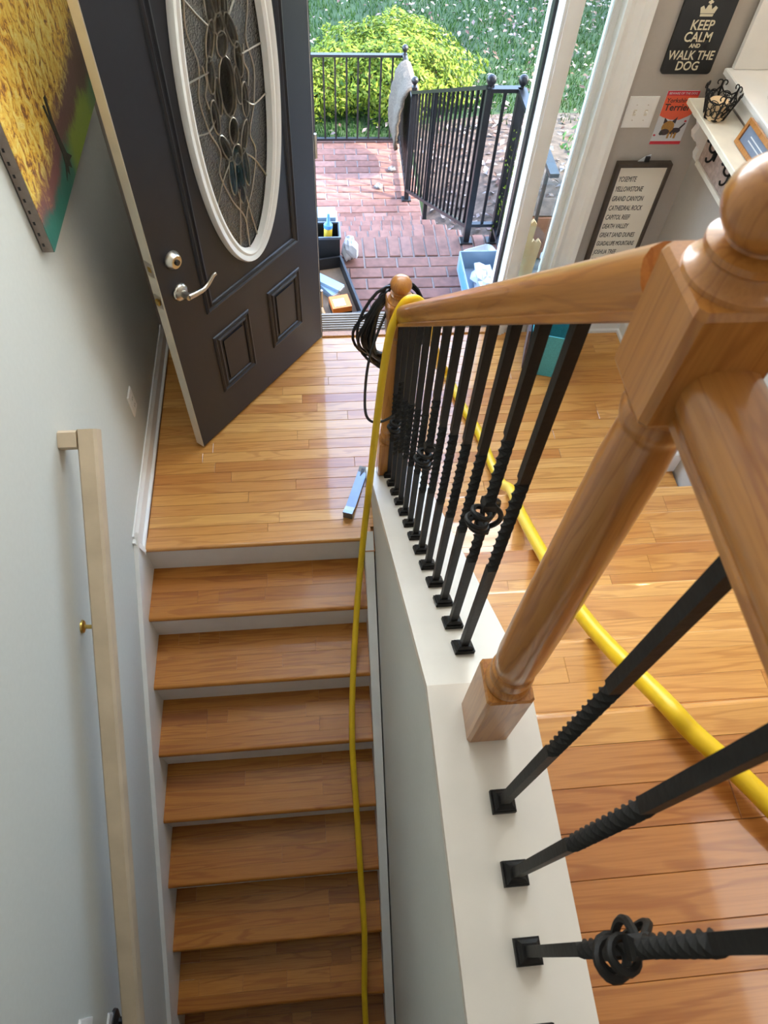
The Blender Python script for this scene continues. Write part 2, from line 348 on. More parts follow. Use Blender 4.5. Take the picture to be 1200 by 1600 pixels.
# unseen ceiling lamp, added to brighten the landing
cl = thing('added_ceiling_lamp', 'added unseen white dome lamp high above the entry landing', 'lamp', (1.25, .35, CEIL - .2))
MB().lathe([(.10, 0), (.10, .02), (.06, .035), (.05, .05)], (1.25, .35, CEIL - .05), 28).build('canopy', M_nickel, cl)
MB().lathe([(.02, -.13), (.09, -.12), (.15, -.09), (.185, -.04), (.19, 0), (.10, .004)], (1.25, .35, CEIL - .052), 32).build('dome', M_dome, cl)
# ---- landing floor
fl = struct('floor', B((WL, .026, -.20), (WR, DY, -.02)).box((W, -.05, -.2), (WR, .026, -.02)), M_tread, 'honey oak plank floor of the entry landing')
PW = .0572
def planks(par, x0, x1, y0, y1, ztop, th, rows=None, lens=(.35, 1.0), mat=M_floor, name='plank'):
    y = y1
    while y > y0 + .004:
        yb_ = max(y0, y - PW); x = x0 - random.uniform(0, .4) * 0
        first = True
        while x < x1 - .01:
            L_ = random.uniform(*lens) * (random.uniform(.3, 1) if first else 1); first = False
            xe = x + L_
            if xe > x1 - .12: xe = x1
            dz = random.uniform(-.0004, .0004)
            c = ((x + xe) / 2, (y + yb_) / 2, ztop)
            B((x + .0004, yb_ + .0004, ztop - th), (xe - .0004, y - .0004, ztop + dz), .0011).build(name, mat, par, loc=c)
            x = xe
        y -= PW
planks(fl, .011, WR - .01, .062, DY, 0, .02, lens=(.4, 1.1))
def nosing(x0, x1, y, z, par, mat=M_floor, name='nosing', back=.062, th=.026):
    pr = [(0, 0)]; r = th / 2
    for k in range(9):
        a = -PI / 2 - PI * k / 8; pr.append((math.cos(a) * r + 0.0, math.sin(a) * r + r))
    pr = [(-p, q) for p, q in []] or pr
    # profile in (y,z): rounded nose at y, flat top to y+back
    poly = [(back, 0), (r, 0)] + [(r - r * math.sin(PI * k / 8), r - r * math.cos(PI * k / 8)) for k in range(1, 8)] + [(r, th), (back, th)]
    mb = MB(); n = len(poly)
    mb.prism([(q, p) for p, q in poly], (x0, y, z - th), (0, 0, 1), (0, 1, 0), (1, 0, 0), x1 - x0)
    return mb.build(name, mat, par, loc=((x0 + x1) / 2, y, z))
nosing(.0, W + .03, 0, 0, fl)
B((WL, .012, -RISE + .0), (W + .04, .024, -.026)).build('riser', M_white, fl)

# ---- lower staircase
st = thing('lower_staircase', 'narrow oak stair flight with white risers going down from the landing', 'staircase', (W / 2, -RUN * 4, LOWZ))
for k in range(1, 9):
    z = -k * RISE; y = -k * RUN
    ns = nosing(0, W, y, z, st, M_tread, 'tread')
    ns['label'] = 'oak stair tread made of glued boards'
    # boards of the tread behind its nosing
    yy = y + .062
    while yy < y + RUN + .012:
        ye = min(yy + .066, y + RUN + .0125); x = 0
        while x < W - .01:
            xe = x + random.choice((.09, .2, .35, .5, .7)); xe = W if xe > W - .09 else xe
            c = ((x + xe) / 2, (yy + ye) / 2, z)
            B((x + .0002, yy + .0002, z - .026), (xe - .0002, ye - .0002, z), .0004).build('board', M_tread, ns, loc=None)
            x = xe
        yy = ye
    B((0, y + .012, z - RISE), (W, y + .024, z - .026)).build('riser', M_white, st)
SK = .7746
for nm, x0, x1 in (('skirt_board', WL, 0), ('skirt_board', W, .972)):
    y0, y1 = .02, -2.15
    dz = .135 if x0 < .5 else .05
    MB().prism([(y0, dz - .02 + 0), (y0, -.35), (y1, y1 * SK - .35), (y1, y1 * SK + dz)], (x0, 0, 0), (0, 1, 0), (0, 0, 1), (1, 0, 0), x1 - x0).build(nm, M_white, st)
struct('floor_lower', B((WL - .1, -4.2, LOWZ - .1), (W + .05, -8 * RUN - .1, LOWZ)), M_tread, 'dark floor at the foot of the lower stairs')

# ---- upper staircase and upper floor
XC = 1.19                                    # right edge of the cap
us = thing('upper_staircase', 'honey oak stair flight climbing to the right of the railing', 'staircase', (1.8, -.5, 0))
for k in range(1, 6):
    z = U - k * RISE; y = TOPN + k * RUN
    ns = nosing(XC - .03, WR - .02, y + .0, z, us, M_floor, 'tread')
    # this flight faces the door: nose points to +y
    bpy.data.objects.remove(ns)
    poly = [(0, .026), (-.05, .026), (-.05, 0), (-.013, 0)] + [(-.013 + .013 * math.sin(PI * j / 8), .013 - .013 * math.cos(PI * j / 8)) for j in range(1, 8)] + [(-.013, .026)]
    poly = [(-.05, 0), (-.013, 0)] + [(-.013 + .013 * math.sin(PI * j / 8), .013 - .013 * math.cos(PI * j / 8)) for j in range(1, 8)] + [(-.013, .026), (-.05, .026)]
    ns = MB().prism(poly, (XC - .03, y, z - .026), (0, 1, 0), (0, 0, 1), (1, 0, 0), WR - .005 - XC + .03).build('tread', M_floor, us, loc=(1.8, y, z))
    ns['label'] = 'oak stair tread made of glued boards'
    yy = y - .05
    while yy > y - RUN - .01:
        ye = max(yy - .068, y - RUN - .03); x = XC - .03
        while x < WR - .03:
            xe = x + random.choice((.2, .35, .5, .7)); xe = WR - .005 if xe > WR - .12 else xe
            mb = B((x + .0002, ye + .0002, z - .026), (xe - .0002, yy - .0002, z), .0005)
            mb.v = [p for p in mb.v]; mb.build('board', M_floor, ns)
            x = xe
        yy = ye
    B((XC - .03, y - .040, z - RISE), (WR - .005, y - .028, z - .026)).build('riser', M_white, us)
B((XC - .03, TOPN - .04, U - RISE), (WR - .02, TOPN - .028, U - .03)).build('riser', M_white, us)
MB().prism([(.29, .0), (.29, .12), (.20, .17), (TOPN, U + .12), (TOPN, U - .3)], (WR - .004, 0, 0), (0, 1, 0), (0, 0, 1), (1, 0, 0), .004).build('skirt_board', M_taupe, us)
uf = struct('floor_upper', B((XC - .012, -4.2, U - .2), (4.7, TOPN - .03, U - .02)), M_tread, 'glossy oak plank floor of the upper hall')
poly = [(-.075, 0), (-.013, 0)] + [(-.013 + .013 * math.sin(PI * j / 8), .013 - .013 * math.cos(PI * j / 8)) for j in range(1, 8)] + [(-.013, .026), (-.075, .026)]
MB().prism(poly, (XC - .012, TOPN, U - .026), (0, 1, 0), (0, 0, 1), (1, 0, 0), WR - XC).build('nosing', M_floor, uf, loc=(1.8, TOPN, U))
PW = .083
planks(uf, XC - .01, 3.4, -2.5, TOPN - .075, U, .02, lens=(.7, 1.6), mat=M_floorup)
PW = .0572
struct('floor_hall_left', B((WL, -4.2, U - .3), (.978, -2.35, U)), M_ceil)
struct('floor_hall', B((XC, -4.2, U - .018), (4.7, -2.5, U)).box((3.4, -2.5, U - .018), (4.7, TOPN - .03, U)), M_tread)

# ---- half wall with white cap
y_end = .30
m = MB().prism([(y_end, -.25), (y_end, capz(y_end) - .03), (YB, CZ - .03), (-4.2, CZ - .03), (-4.2, LOWZ), (-8 * RUN, LOWZ), (-2 * RUN, -4 * RISE)], (.978, 0, 0), (0, 1, 0), (0, 0, 1), (1, 0, 0), .205)
struct('wall_stair', m, M_wall, 'sage half wall between the two stair flights')
def cap(poly): return MB().prism(poly, (.972, 0, 0), (0, 1, 0), (0, 0, 1), (1, 0, 0), .222)
mm = MB()
ye2 = y_end + .012
pts = [(ye2, capz(ye2) - .03), (ye2, capz(ye2)), (YB, CZ), (-4.2, CZ), (-4.2, CZ - .03), (YB - .01, CZ - .03)]
for (a, b) in (((ye2, capz(ye2)), (YB, CZ)), ((YB, CZ), (-4.2, CZ))):
    mm.prism([(a[0], a[1] - .03), (a[0], a[1]), (b[0], b[1]), (b[0], b[1] - .03)], (0.972, 0, 0), (0, 1, 0), (0, 0, 1), (1, 0, 0), .222)
struct('trim_1', mm, M_whitecap, 'white painted cap board of the half wall')
B((.962, y_end - .02, -.0), (.978, y_end + .03, capz(y_end) - .03)).build('end_trim', M_whitecap, bpy.data.objects['trim_1'])

# ---- baseboards
def baseboard(name, poly_h, a, b, inward):
    a, b, n = Vector(a), Vector(b), Vector(inward)
    pr = [(0, 0), (.026, 0), (.026, .016), (.016, .022), (.015, poly_h - .03), (.008, poly_h - .012), (.006, poly_h), (0, poly_h)]
    mb = MB().prism(pr, a, n, (0, 0, 1), (b - a).normalized(), (b - a).length)
    return struct(name, mb, M_white, 'white moulded baseboard')
baseboard('baseboard_left', .115, (WL, .0, 0), (WL, DY, 0), (1, 0, 0))
baseboard('baseboard_front', .115, (2.03, DY, 0), (WR, DY, 0), (0, -1, 0))
baseboard('baseboard_front_left', .115, (.02, DY, 0), (.66, DY, 0), (0, -1, 0))
baseboard('baseboard_right', .115, (WR, .315, 0), (WR, DY, 0), (-1, 0, 0))
B((WR - .055, .285, 0), (WR, .33, .13), .006).build('plinth_block', M_white, bpy.data.objects['baseboard_right'])
MB().prism([(0, 0), (.03, 0), (.03, .02), (.01, .10), (0, .10)], (WL, 0, 0), (1, 0, 0), (0, 0, 1), (0, -1, 0), .022).build('end_return', M_white, bpy.data.objects['baseboard_left'])

# ================================================================== front door frame, sidelight
DF = struct('trim_2', B((.755, DY - .008, 0), (.796, 1.40, 2.10)).box((.796, DY - .008, 2.055), (1.955, 1.40, 2.10)), M_white, 'white front door frame')
def casing(x0, x1, z0, z1, name, par):
    # moulded casing proud of the wall, profile across x
    w_ = x1 - x0; pr = [(0, 0), (0, -.012), (w_ * .12, -.02), (w_ * .3, -.014), (w_ * .62, -.016), (w_ * .8, -.026), (w_, -.028), (w_, 0)]
    return MB().prism(pr, (x0, DY, z0), (1, 0, 0), (0, 1, 0), (0, 0, 1), z1 - z0).build(name, M_white, par)
casing(1.925, 2.03, 0, 2.14, 'casing', DF)
casing(.755, .655, 0, 2.14, 'casing', DF)
B((.655, DY - .028, 2.06), (2.03, DY, 2.16)).build('head_casing', M_white, DF)
# mullion between door and sidelight
B((1.70, DY - .012, 0), (1.772, 1.395, 2.06)).box((1.712, DY - .02, 0), (1.757, DY - .012, 2.06)).build('mullion', M_white, DF)
B((1.688, 1.318, .01), (1.70, 1.352, 2.06)).build('weather_strip', M_rubber, DF)
B((1.692, 1.37, .0), (1.70, 1.41, 2.06)).build('brick_mould', M_white, DF)
B((1.684, 1.40, -.15), (1.955, 1.43, .03)).build('sill_apron', M_white, DF)
sl = struct('window_3', B((1.772, 1.30, .0), (1.786, 1.36, 2.06)).box((1.912, 1.30, .0), (1.93, 1.36, 2.06)).box((1.93, DY, 0), (1.955, 1.40, 2.06)).box((1.786, 1.30, 0), (1.912, 1.36, .10)).box((1.786, 1.30, 1.98), (1.912, 1.36, 2.06)), M_white, 'tall narrow sidelight window beside the front door')
B((1.786, 1.326, .10), (1.912, 1.332, 1.98)).build('pane', M_clear, sl)
B((1.905, 1.305, .1), (1.914, 1.322, 1.98)).build('glazing_bead', M_white, sl)
M_thr = plain('threshold_metal', (.22, .165, .11), .55, .3, .1, 20)
th = struct('trim_3', B((.796, 1.285, -.02), (1.70, 1.42, .012)), M_thr, 'ribbed metal threshold of the front door')
for i in range(7): B((.796, 1.292 + i * .018, .012), (1.70, 1.301 + i * .018, .017)).build('rib', M_thr, th)
B((.76, DY - .005, -.02), (1.72, 1.287, .010), .004).build('reducer', M_newel, th)

# ================================================================== the open door
HX, HY = .7993, 1.2484; DD = Vector((-.62861, -.77772, 0)); DN = Vector((.77772, -.62861, 0)); DZ = Vector((0, 0, 1))
dr = thing('front_door', 'dark charcoal front door standing open with oval leaded glass', 'door', (HX, HY, .012))
DO = Vector((HX, HY, 0)); TH = .044; DH = 2.045; DWD = .914
OC, OA, OB = .430, 1.405, 0                      # oval centre s,z
OW, OH = .232, .655                              # outer half axes of frame
def ell(a, b, n=64, c=(OC, OA)): return [(c[0] + a * math.cos(2 * PI * k / n), c[1] + b * math.sin(2 * PI * k / n)) for k in range(n)]
def dpt(s_, z, d=0): return DO + DD * s_ + DZ * z + DN * d
# slab with an oval hole: ring of quads from rectangle to ellipse
def slab():
    mb = MB(); n = 64; e = ell(OW - .03, OH - .03, n); rect = []
    for k in range(n):
        a = 2 * PI * k / n; c, s_ = math.cos(a), math.sin(a)
        x0, x1, z0, z1 = .0, DWD, .012, DH
        tx = ((x1 - OC) / c if c > 1e-9 else (x0 - OC) / c if c < -1e-9 else 1e9); tz = ((z1 - OA) / s_ if s_ > 1e-9 else (z0 - OA) / s_ if s_ < -1e-9 else 1e9)
        t = min(tx, tz); rect.append((OC + c * t, OA + s_ * t))
    # insert corners by snapping the closest samples
    for cx, cz in ((0, .012), (DWD, .012), (DWD, DH), (0, DH)):
        i = min(range(n), key=lambda k: (rect[k][0] - cx) ** 2 + (rect[k][1] - cz) ** 2); rect[i] = (cx, cz)
    v = []
    for d in (0, -TH):
        v += [dpt(*p, d) for p in e] + [dpt(*p, d) for p in rect]
    f = []
    for k in range(n):
        j = (k + 1) % n
        f.append((k, j, n + j, n + k)); f.append((2 * n + j, 2 * n + k, 3 * n + k, 3 * n + j))
        f.append((n + k, n + j, 3 * n + j, 3 * n + k)); f.append((j, k, 2 * n + k, 2 * n + j))
    mb.add(v, f); return mb
body = slab().build('slab', M_door, dr)
MB().prism([(DWD, .012), (DWD + .003, .012), (DWD + .003, DH), (DWD, DH)], dpt(0, 0, -.001), DD, DZ, -DN, TH - .002).build('lock_edge', M_doored, dr)
MB().prism([(.004, .006), (DWD - .004, .006), (DWD - .004, .012), (.004, .012)], dpt(0, 0, -.01), DD, DZ, -DN, TH - .02).build('bottom_sweep', M_rubber, dr)
def sweep_poly(path, prof, closed=True):
    """profile (o,d): o across (outwards, mitred), d proud; path in s,z"""
    mb = MB(); n = len(path); m_ = len(prof); v = []
    for i in range(n):
        p = Vector(path[i]); a = Vector(path[i - 1]); b = Vector(path[(i + 1) % n])
        t1 = (p - a).normalized(); t2 = (b - p).normalized(); n1 = Vector((t1.y, -t1.x)); n2 = Vector((t2.y, -t2.x))
        bi = (n1 + n2).normalized(); k = 1 / max(.3, bi.dot(n1))
        for o, d in prof:
            q = p + bi * (o * k); v.append(dpt(q.x, q.y, d))
    f = []
    for i in range(n):
        j = (i + 1) % n
        for k in range(m_ - 1): f.append((i * m_ + k, i * m_ + k + 1, j * m_ + k + 1, j * m_ + k))
    mb.add(v, f); return mb
mold = [(-.020, .0005), (-.017, .006), (-.010, .009), (-.004, .003), (.002, .003), (.009, .009), (.016, .006), (.019, .0005)]
def rect(a, b, c, d): return [(a, b), (c, b), (c, d), (a, d)]
sweep_poly(rect(.164, .685, .712, 1.99), mold).build('panel_moulding', M_door, dr)
for a in (.155, .505):
    p = sweep_poly(rect(a + .018, .235, a + .205, .52), mold).build('panel_moulding', M_door, dr)
    MB().prism(rect(a + .05, .268, a + .172, .487), dpt(0, 0, 0), DD, DZ, DN, .006).build('raised_field', M_door, p)
# oval white frame
prof = [(-.05, -.012), (-.046, .012), (-.036, .018), (-.026, .014), (-.018, .020), (-.008, .022), (-.002, .014), (0, .0005)]
e2 = ell(OW, OH, 96)
fo = sweep_poly(e2, prof); fo.sm = [True] * len(fo.f); fo = fo.build('oval_frame', M_white, dr)
IW, IH = OW - .045, OH - .045
MB().prism(ell(IW + .004, IH + .004, 64), dpt(0, 0, -.022), DD, DZ, DN, .008).build('textured_pane', M_glass, dr)
# leaded came lines (half mirrored left/right), local coordinates scaled to the oval
lg = bpy.data.objects['textured_pane']
def came(pts, r=.0032, per=6, closed=False):
    P = [dpt(OC + x * IW, OA + y * IH, -.011) for x, y in pts]
    return MB().tube(spline(P, per), r, 5).build('lead_came', M_lead, lg)
def loop(cx, cy, rx, ry, rot=0, glass=True):
    c, s_ = math.cos(rot), math.sin(rot); q = []
    for k in range(14):
        a = 2 * PI * k / 14; x = rx * math.cos(a); y = ry * math.sin(a); q.append((cx + x * c - y * s_, cy + (x * s_ + y * c)))
    P = [dpt(OC + x * IW, OA + y * IH, -.011) for x, y in q]
    MB().tube(P, .0032, 5, closed=True).build('lead_came', M_lead, lg)
    if glass: MB().prism([(OC + x * IW, OA + y * IH) for x, y in q], dpt(0, 0, -.014), DD, DZ, DN, .007).build('bevel_piece', M_bevel, lg)
for sx in (-1, 1):
    came([(0, -1.0), (sx * .02, -.78), (sx * .30, -.62), (sx * .52, -.42), (sx * .42, -.30), (sx * .62, -.16)])
    came([(sx * .62, -.16), (sx * .72, .02), (sx * .60, .18), (sx * .74, .36), (sx * .55, .58), (sx * .28, .80), (0, 1.0)])
    came([(sx * .28, -.96), (sx * .12, -.70), (sx * .06, -.58)])
    came([(sx * .78, -.62), (sx * .48, -.47), (sx * .26, -.40)])
    came([(sx * .985, -.14), (sx * .62, -.16), (sx * .42, -.12)])
    came([(sx * .99, .12), (sx * .66, .12), (sx * .40, .12)])
    came([(sx * .84, .53), (sx * .5, .40), (sx * .26, .32)])
    came([(sx * .30, .95), (sx * .16, .70), (sx * .05, .56)])
    loop(sx * .20, -.475, .085, .12, sx * .25); loop(sx * .16, .42, .10, .15, -sx * .2)
    loop(sx * .26, -.30, .15, .055, sx * .5); loop(sx * .26, .25, .15, .06, -sx * .5)
    loop(sx * .40, -.11, .10, .085, sx * .8); loop(sx * .36, .10, .10, .085, -sx * .6); loop(sx * .26, -.02, .08, .10, sx * .3)
    came([(sx * .52, -.05), (sx * .56, .02), (sx * .48, .08), (sx * .52, .16)])
loop(0, 0, .20, .155); loop(0, -.235, .12, .075); loop(0, -.37, .13, .06); loop(0, .21, .13, .06); loop(0, .30, .12, .05)
loop(0, -.52, .12, .16); loop(0, .50, .12, .17)
# hardware
db = MB().lathe([(.034, 0), (.034, .006), (.026, .022), (.023, .026)], dpt(.833, .985, 0), 24, DN).build('deadbolt', M_nickel, dr)
MB().lathe([(.010, 0), (.010, .006)], dpt(.833, .985, .026), 12, DN).box((0, 0, 0), (0, 0, 0)).build('keyhole', M_black, db)
hd = MB().lathe([(.034, 0), (.034, .006), (.028, .014), (.014, .018), (.013, .05)], dpt(.833, .845, 0), 24, DN).build('handle_rose', M_nickel, dr)
lev = spline([dpt(.833, .845, .046), dpt(.80, .843, .052), dpt(.765, .838, .052), dpt(.735, .845, .052), dpt(.708, .866, .056), dpt(.695, .870, .06)], 6)
MB().tube(lev, [.012 - .006 * i / len(lev) for i in range(len(lev))], 10).build('lever', M_nickel, hd)
for z in (.985, .845):
    MB().prism(rect(-.016, z - .03, .016, z + .03), dpt(DWD + .003, 0, -TH / 2), DN, DZ, DD, .0015).build('latch_plate', M_nickel, dr)
    MB().prism(rect(-.008, z - .011, .008, z + .011), dpt(DWD + .003, 0, -TH / 2), DN, DZ, DD, .010 if z < .9 else .002).build('latch_bolt', M_rope, dr)
for z in (.25, 1.02, 1.8):
    MB().tube([dpt(-.008, z - .05, -.002), dpt(-.008, z + .05, -.002)], .007, 8).build('hinge', M_nickel, dr)

# ================================================================== balustrade
def square_ring(c, s_, ang, z): return [Vector((c[0] + s_ * .7071 * math.cos(ang + PI / 4 + k * PI / 2), c[1] + s_ * .7071 * math.sin(ang + PI / 4 + k * PI / 2), z)) for k in range(4)]
def bal_rod(c, z0, z1, twists, s_=.0170):
    mb = MB(); zs = [z0]; an = [0]; ang = 0
    for a, b in twists:
        turns = max(1, round((b - a) / .10)); n = turns * 14
        for k in range(n + 1): zs.append(a + (b - a) * k / n); an.append(ang + 2 * PI * turns * k / n)
    zs.append(z1); an.append(0)
    v = []; f = []
    for z, a in zip(zs, an): v += square_ring(c, s_, a, z)
    for i in range(len(zs) - 1):
        for k in range(4): f.append((i * 4 + k, i * 4 + (k + 1) % 4, i * 4 + 4 + (k + 1) % 4, i * 4 + 4 + k))
    f += [(3, 2, 1, 0), tuple(len(v) - 4 + k for k in range(4))]
    return mb.add(v, f)
def baluster(c, z0, z1, knot, slope, par, drop=.48):
    zk = z1 - drop
    if knot:
        o = bal_rod(c, z0, zk - .042, [(max(z0 + .06, zk - .17), zk - .055)]).build('baluster', M_iron, par)
        bal_rod(c, zk + .042, z1, [(zk + .055, zk + .235)]).build('upper_rod', M_iron, o)
        for dz_, off, rr in ((-.024, .012, .019), (-.002, .021, .019), (.020, .013, .017)):
            ex = Vector((-.86, -.5, 0)); ey = Vector((.5, -.86, 0)); cc = Vector((c[0], c[1], zk + dz_)) + ex * off
            MB().tube([cc + ex * rr * math.cos(q * PI / 8) + ey * rr * math.sin(q * PI / 8) + Vector((0, 0, .008 * math.cos(q * PI / 8))) for q in range(16)], .0054, 7, closed=True).build('scroll_ring', M_iron, o)
        for ex, w_ in ((Vector((.8, .6, 0)), .034), (Vector((.95, -.3, 0)), .028), (Vector((.1, .99, 0)), .026)):
            MB().tube(spline([Vector((c[0], c[1], zk + zz)) + ex * (w_ * k_) for zz, k_ in ((-.044, 0), (-.03, .6), (-.01, 1), (.012, 1), (.03, .6), (.044, 0))], 4), .0054, 7).build('scroll_bow', M_iron, o)
        for zz in (zk - .052, zk + .030): B((c[0] - .0125, c[1] - .0125, zz), (c[0] + .0125, c[1] + .0125, zz + .022), .004).build('collar', M_iron, o)
    else:
        o = bal_rod(c, z0, z1, [(z1 - .60, z1 - .32)]).build('baluster', M_iron, par)
    # shoe: stepped block, sheared to sit on the cap
    sh = MB().box((c[0] - .0225, c[1] - .0215, z0), (c[0] + .0225, c[1] + .0215, z0 + .016)).box((c[0] - .019, c[1] - .018, z0 + .016), (c[0] + .019, c[1] + .018, z0 + .030), .006)
    for p in sh.v: p.z -= slope * (p.y - c[1])
    sh.build('shoe', M_iron, o)
def newel(root, c, zb, blk_top, shaft_top, top_top, ball, s_=.043, bslope=0):
    x, y = c
    def blk(a, b, name):
        mb = MB(); ch = .006
        poly = [(-s_, -s_ + ch), (-s_ + ch, -s_), (s_ - ch, -s_), (s_, -s_ + ch), (s_, s_ - ch), (s_ - ch, s_), (-s_ + ch, s_), (-s_, s_ - ch)]
        v = [Vector((x + p * k, y + q * k, z)) for z, k in ((a, .93), (a + .006, 1), (b - .006, 1), (b, .93)) for p, q in poly]
        f = [tuple(range(8))[::-1], tuple(24 + k for k in range(8))] + [(i * 8 + k, i * 8 + (k + 1) % 8, i * 8 + 8 + (k + 1) % 8, i * 8 + 8 + k) for i in range(3) for k in range(8)]
        mb.add(v, f)
        if bslope:
            for p in mb.v:
                if p.z < a + .01: p.z -= bslope * (p.y - y)
        return mb.build(name, M_newel, root)
    blk(zb, blk_top, 'base_block')
    L_ = shaft_top - blk_top
    prof = [(.040, 0), (.041, .006), (.038, .016), (.034, .020), (.0365, .028), (.039, .045), (.0375, .058), (.033, .062), (.036, .072), (.0385, .12), (.0375, L_ * .45), (.034, L_ - .10), (.031, L_ - .05), (.030, L_ - .044), (.034, L_ - .036), (.036, L_ - .024), (.033, L_ - .016), (.038, L_ - .006), (.041, L_)]
    MB().lathe(prof, (x, y, blk_top), 32).build('turned_shaft', M_newel, root)
    bslope = 0
    blk(shaft_top, top_top, 'top_block')
    h = ball - top_top
    pr = [(.041, 0), (.040, .004), (.034, .008), (.030, h * .30), (.033, h * .36), (.033, h * .46), (.022, h * .52), (.021, h * .56)]
    for k in range(1, 13):
        a = -PI / 2 + PI * (k + 1.2) / 14.2; pr.append((.035 * math.cos(a), h + .031 * math.sin(a)))
    pr.append((.003, h + .031)); MB().lathe(pr, (x, y, top_top), 32).build('ball_finial', M_newel, root)
n2 = thing('newel_post', 'large turned oak newel post with ball finial nearest the camera', 'newel post', (1.0825, -1.1275, CZ), 'oak newel posts')
newel(n2, (1.0825, -1.1275), CZ, 1.40, 2.140, 2.262, 2.318)
n1 = thing('newel_post', 'smaller turned oak newel post with coiled black cable at the landing', 'newel post', (1.045, .245, capz(.245)), 'oak newel posts')
newel(n1, (1.045, .245), capz(.245), .385, .955, 1.085, 1.145, bslope=.7746)

# sloping handrail + balusters
RPH = [(.024, 0), (.0265, .002), (.0265, .010), (.0245, .012), (.0245, .015), (.029, .022), (.0315, .032), (.032, .042), (.030, .052), (.024, .060), (.013, .0645)]
RP = RPH + [(-p, q) for p, q in RPH[::-1]]
def rail(a, b, name, mat, par, flip=False):
    a, b = Vector(a), Vector(b); t = (b - a).normalized(); sd_ = t.cross(Vector((0, 0, 1))).normalized(); u = sd_.cross(t)
    mb = MB(); mb.prism(RP, a, sd_, u, t, (b - a).length)
    sm = [False, False] + [True] * len(RP); mb.sm = sm
    return mb.build(name, mat, par)
y0, y1 = .205, -1.086
bal = thing('stair_railing', 'black iron baluster railing with sloping oak handrail beside the stairs', 'railing', (1.06, -.45, capz(-.45)))
rail((railx(y0), y0, railz(y0)), (railx(y1), y1, railz(y1)), 'handrail', M_rails, bal)
for k in range(13):
    y = -.955 + .094 * k + .022; x = railx(y)
    baluster((x, y), capz(y), railz(y) + .012, k in (1, 6, 11), .7746, bal)
gr = thing('guard_railing', 'black iron baluster guard railing with level oak handrail in the foreground', 'railing', (1.09, -1.5, CZ))
rail((1.0905, -1.168, 2.143), (1.0905, -2.6, 2.143), 'handrail', M_rail, gr)
for k, y in enumerate((-1.287, -1.412, -1.534, -1.658, -1.78, -1.904, -2.03, -2.15, -2.27, -2.39)):
    baluster((1.0915, y), CZ, 2.147, k in (2, 3, 7), 0, gr, .48 if k != 3 else .72)

# ---- wall handrail on the left wall
hr = thing('wall_handrail', 'pale unfinished wood handrail fixed along the left wall', 'handrail', (.06, -.7, .4))
HA, HB = Vector((.066, -.095, .905)), Vector((.066, -1.72, -.335))
def hprof(s_): return [(-.026 * s_, -.035), (.026 * s_, -.035), (.029, -.012), (.029, .02), (.022, .032), (-.022, .032), (-.029, .02), (-.029, -.012)]
t = (HB - HA).normalized(); sx = Vector((1, 0, 0)); up = t.cross(sx) if t.cross(sx).z > 0 else sx.cross(t)
mb = MB().prism(hprof(1), HA, sx, up, t, (HB - HA).length); mb.build('rail', M_pine, hr)
mb = MB().prism([(p, q) for p, q in hprof(1)], HA + t * .0305 - sx * .0285, -t, up, -sx, .055); mb.build('wall_return', M_pine, hr)
for f_ in (.29, .95):
    p = HA.lerp(HB, f_); br = MB().tube(spline([(WL, p.y + .01, p.z - .06), (WL + .03, p.y + .01, p.z - .065), (p.x, p.y, p.z - .05), (p.x, p.y, p.z - .03)], 5), .007 if f_ < .5 else .013, 8)
    br.lathe([(.022, 0), (.02, .006), (.01, .009)] if f_ < .5 else [(.04, 0), (.038, .010), (.018, .02)], (WL, p.y + .01, p.z - .06), 14, (1, 0, 0)); br.build('bracket', M_rope if f_ < .5 else M_black, hr)

# ---- wall plates
def plate(name, label, cat, O, Uv, N, wd, ht, kind):
    O, Uv, N = Vector(O), Vector(Uv), Vector(N); r = thing(name, label, cat, O)
    MB().prism([(-wd / 2, -ht / 2), (wd / 2, -ht / 2), (wd / 2, ht / 2), (-wd / 2, ht / 2)], O, Uv, DZ, N, .004).prism([(-wd / 2 + .004, -ht / 2 + .004), (wd / 2 - .004, -ht / 2 + .004), (wd / 2 - .004, ht / 2 - .004), (-wd / 2 + .004, ht / 2 - .004)], O + N * .004, Uv, DZ, N, .002).build('cover_plate', M_white, r)
    for dx in ((-wd * .19, wd * .19) if kind == 'switch2' else (0,)):
        if kind == 'outlet':
            for dz in (-.02, .02):
                oo = MB().lathe([(.0165, 0), (.0165, .002)], O + N * .006 + DZ * dz, 18, N).build('socket', M_white, r)
                for q in (-.006, .006): MB().prism(rect(q - .001, dz - .004, q + .001, dz + .004), O + N * .008, Uv, DZ, N, .0006).build('slot', M_black, oo)
        else:
            MB().prism(rect(dx - .006, -.012, dx + .006, .012), O + N * .006, Uv, DZ, N, .001).build('toggle_slot', M_doored, r)
            MB().prism([(0, -.004), (.012, .004), (.012, .009), (0, .006)], O + N * .006 + Uv * (dx - .0035), N, DZ, Uv, .007).build('toggle', M_white, r)
            for dz in (-.03, .03): MB().lathe([(.003, 0), (.0025, .001)], O + Uv * dx + DZ * dz + N * .006, 8, N).build('screw', M_nickel, r)
plate('light_switch', 'white double toggle light switch plate below the black sign', 'light switch', (2.113, DY, 1.157), (1, 0, 0), (0, -1, 0), .122, .122, 'switch2')
plate('wall_outlet', 'white wall outlet on the left wall above the baseboard', 'outlet', (WL, .525, .345), (0, -1, 0), (1, 0, 0), .072, .116, 'outlet')
plate('wall_outlet', 'left one of two white wall plates low behind the wall handrail', 'outlet', (WL, -1.66, -.03), (0, -1, 0), (1, 0, 0), .12, .12, 'switch2')
plate('wall_outlet', 'right one of two white wall plates low behind the wall handrail', 'outlet', (WL, -1.66, -.32), (0, -1, 0), (1, 0, 0), .12, .12, 'switch2')

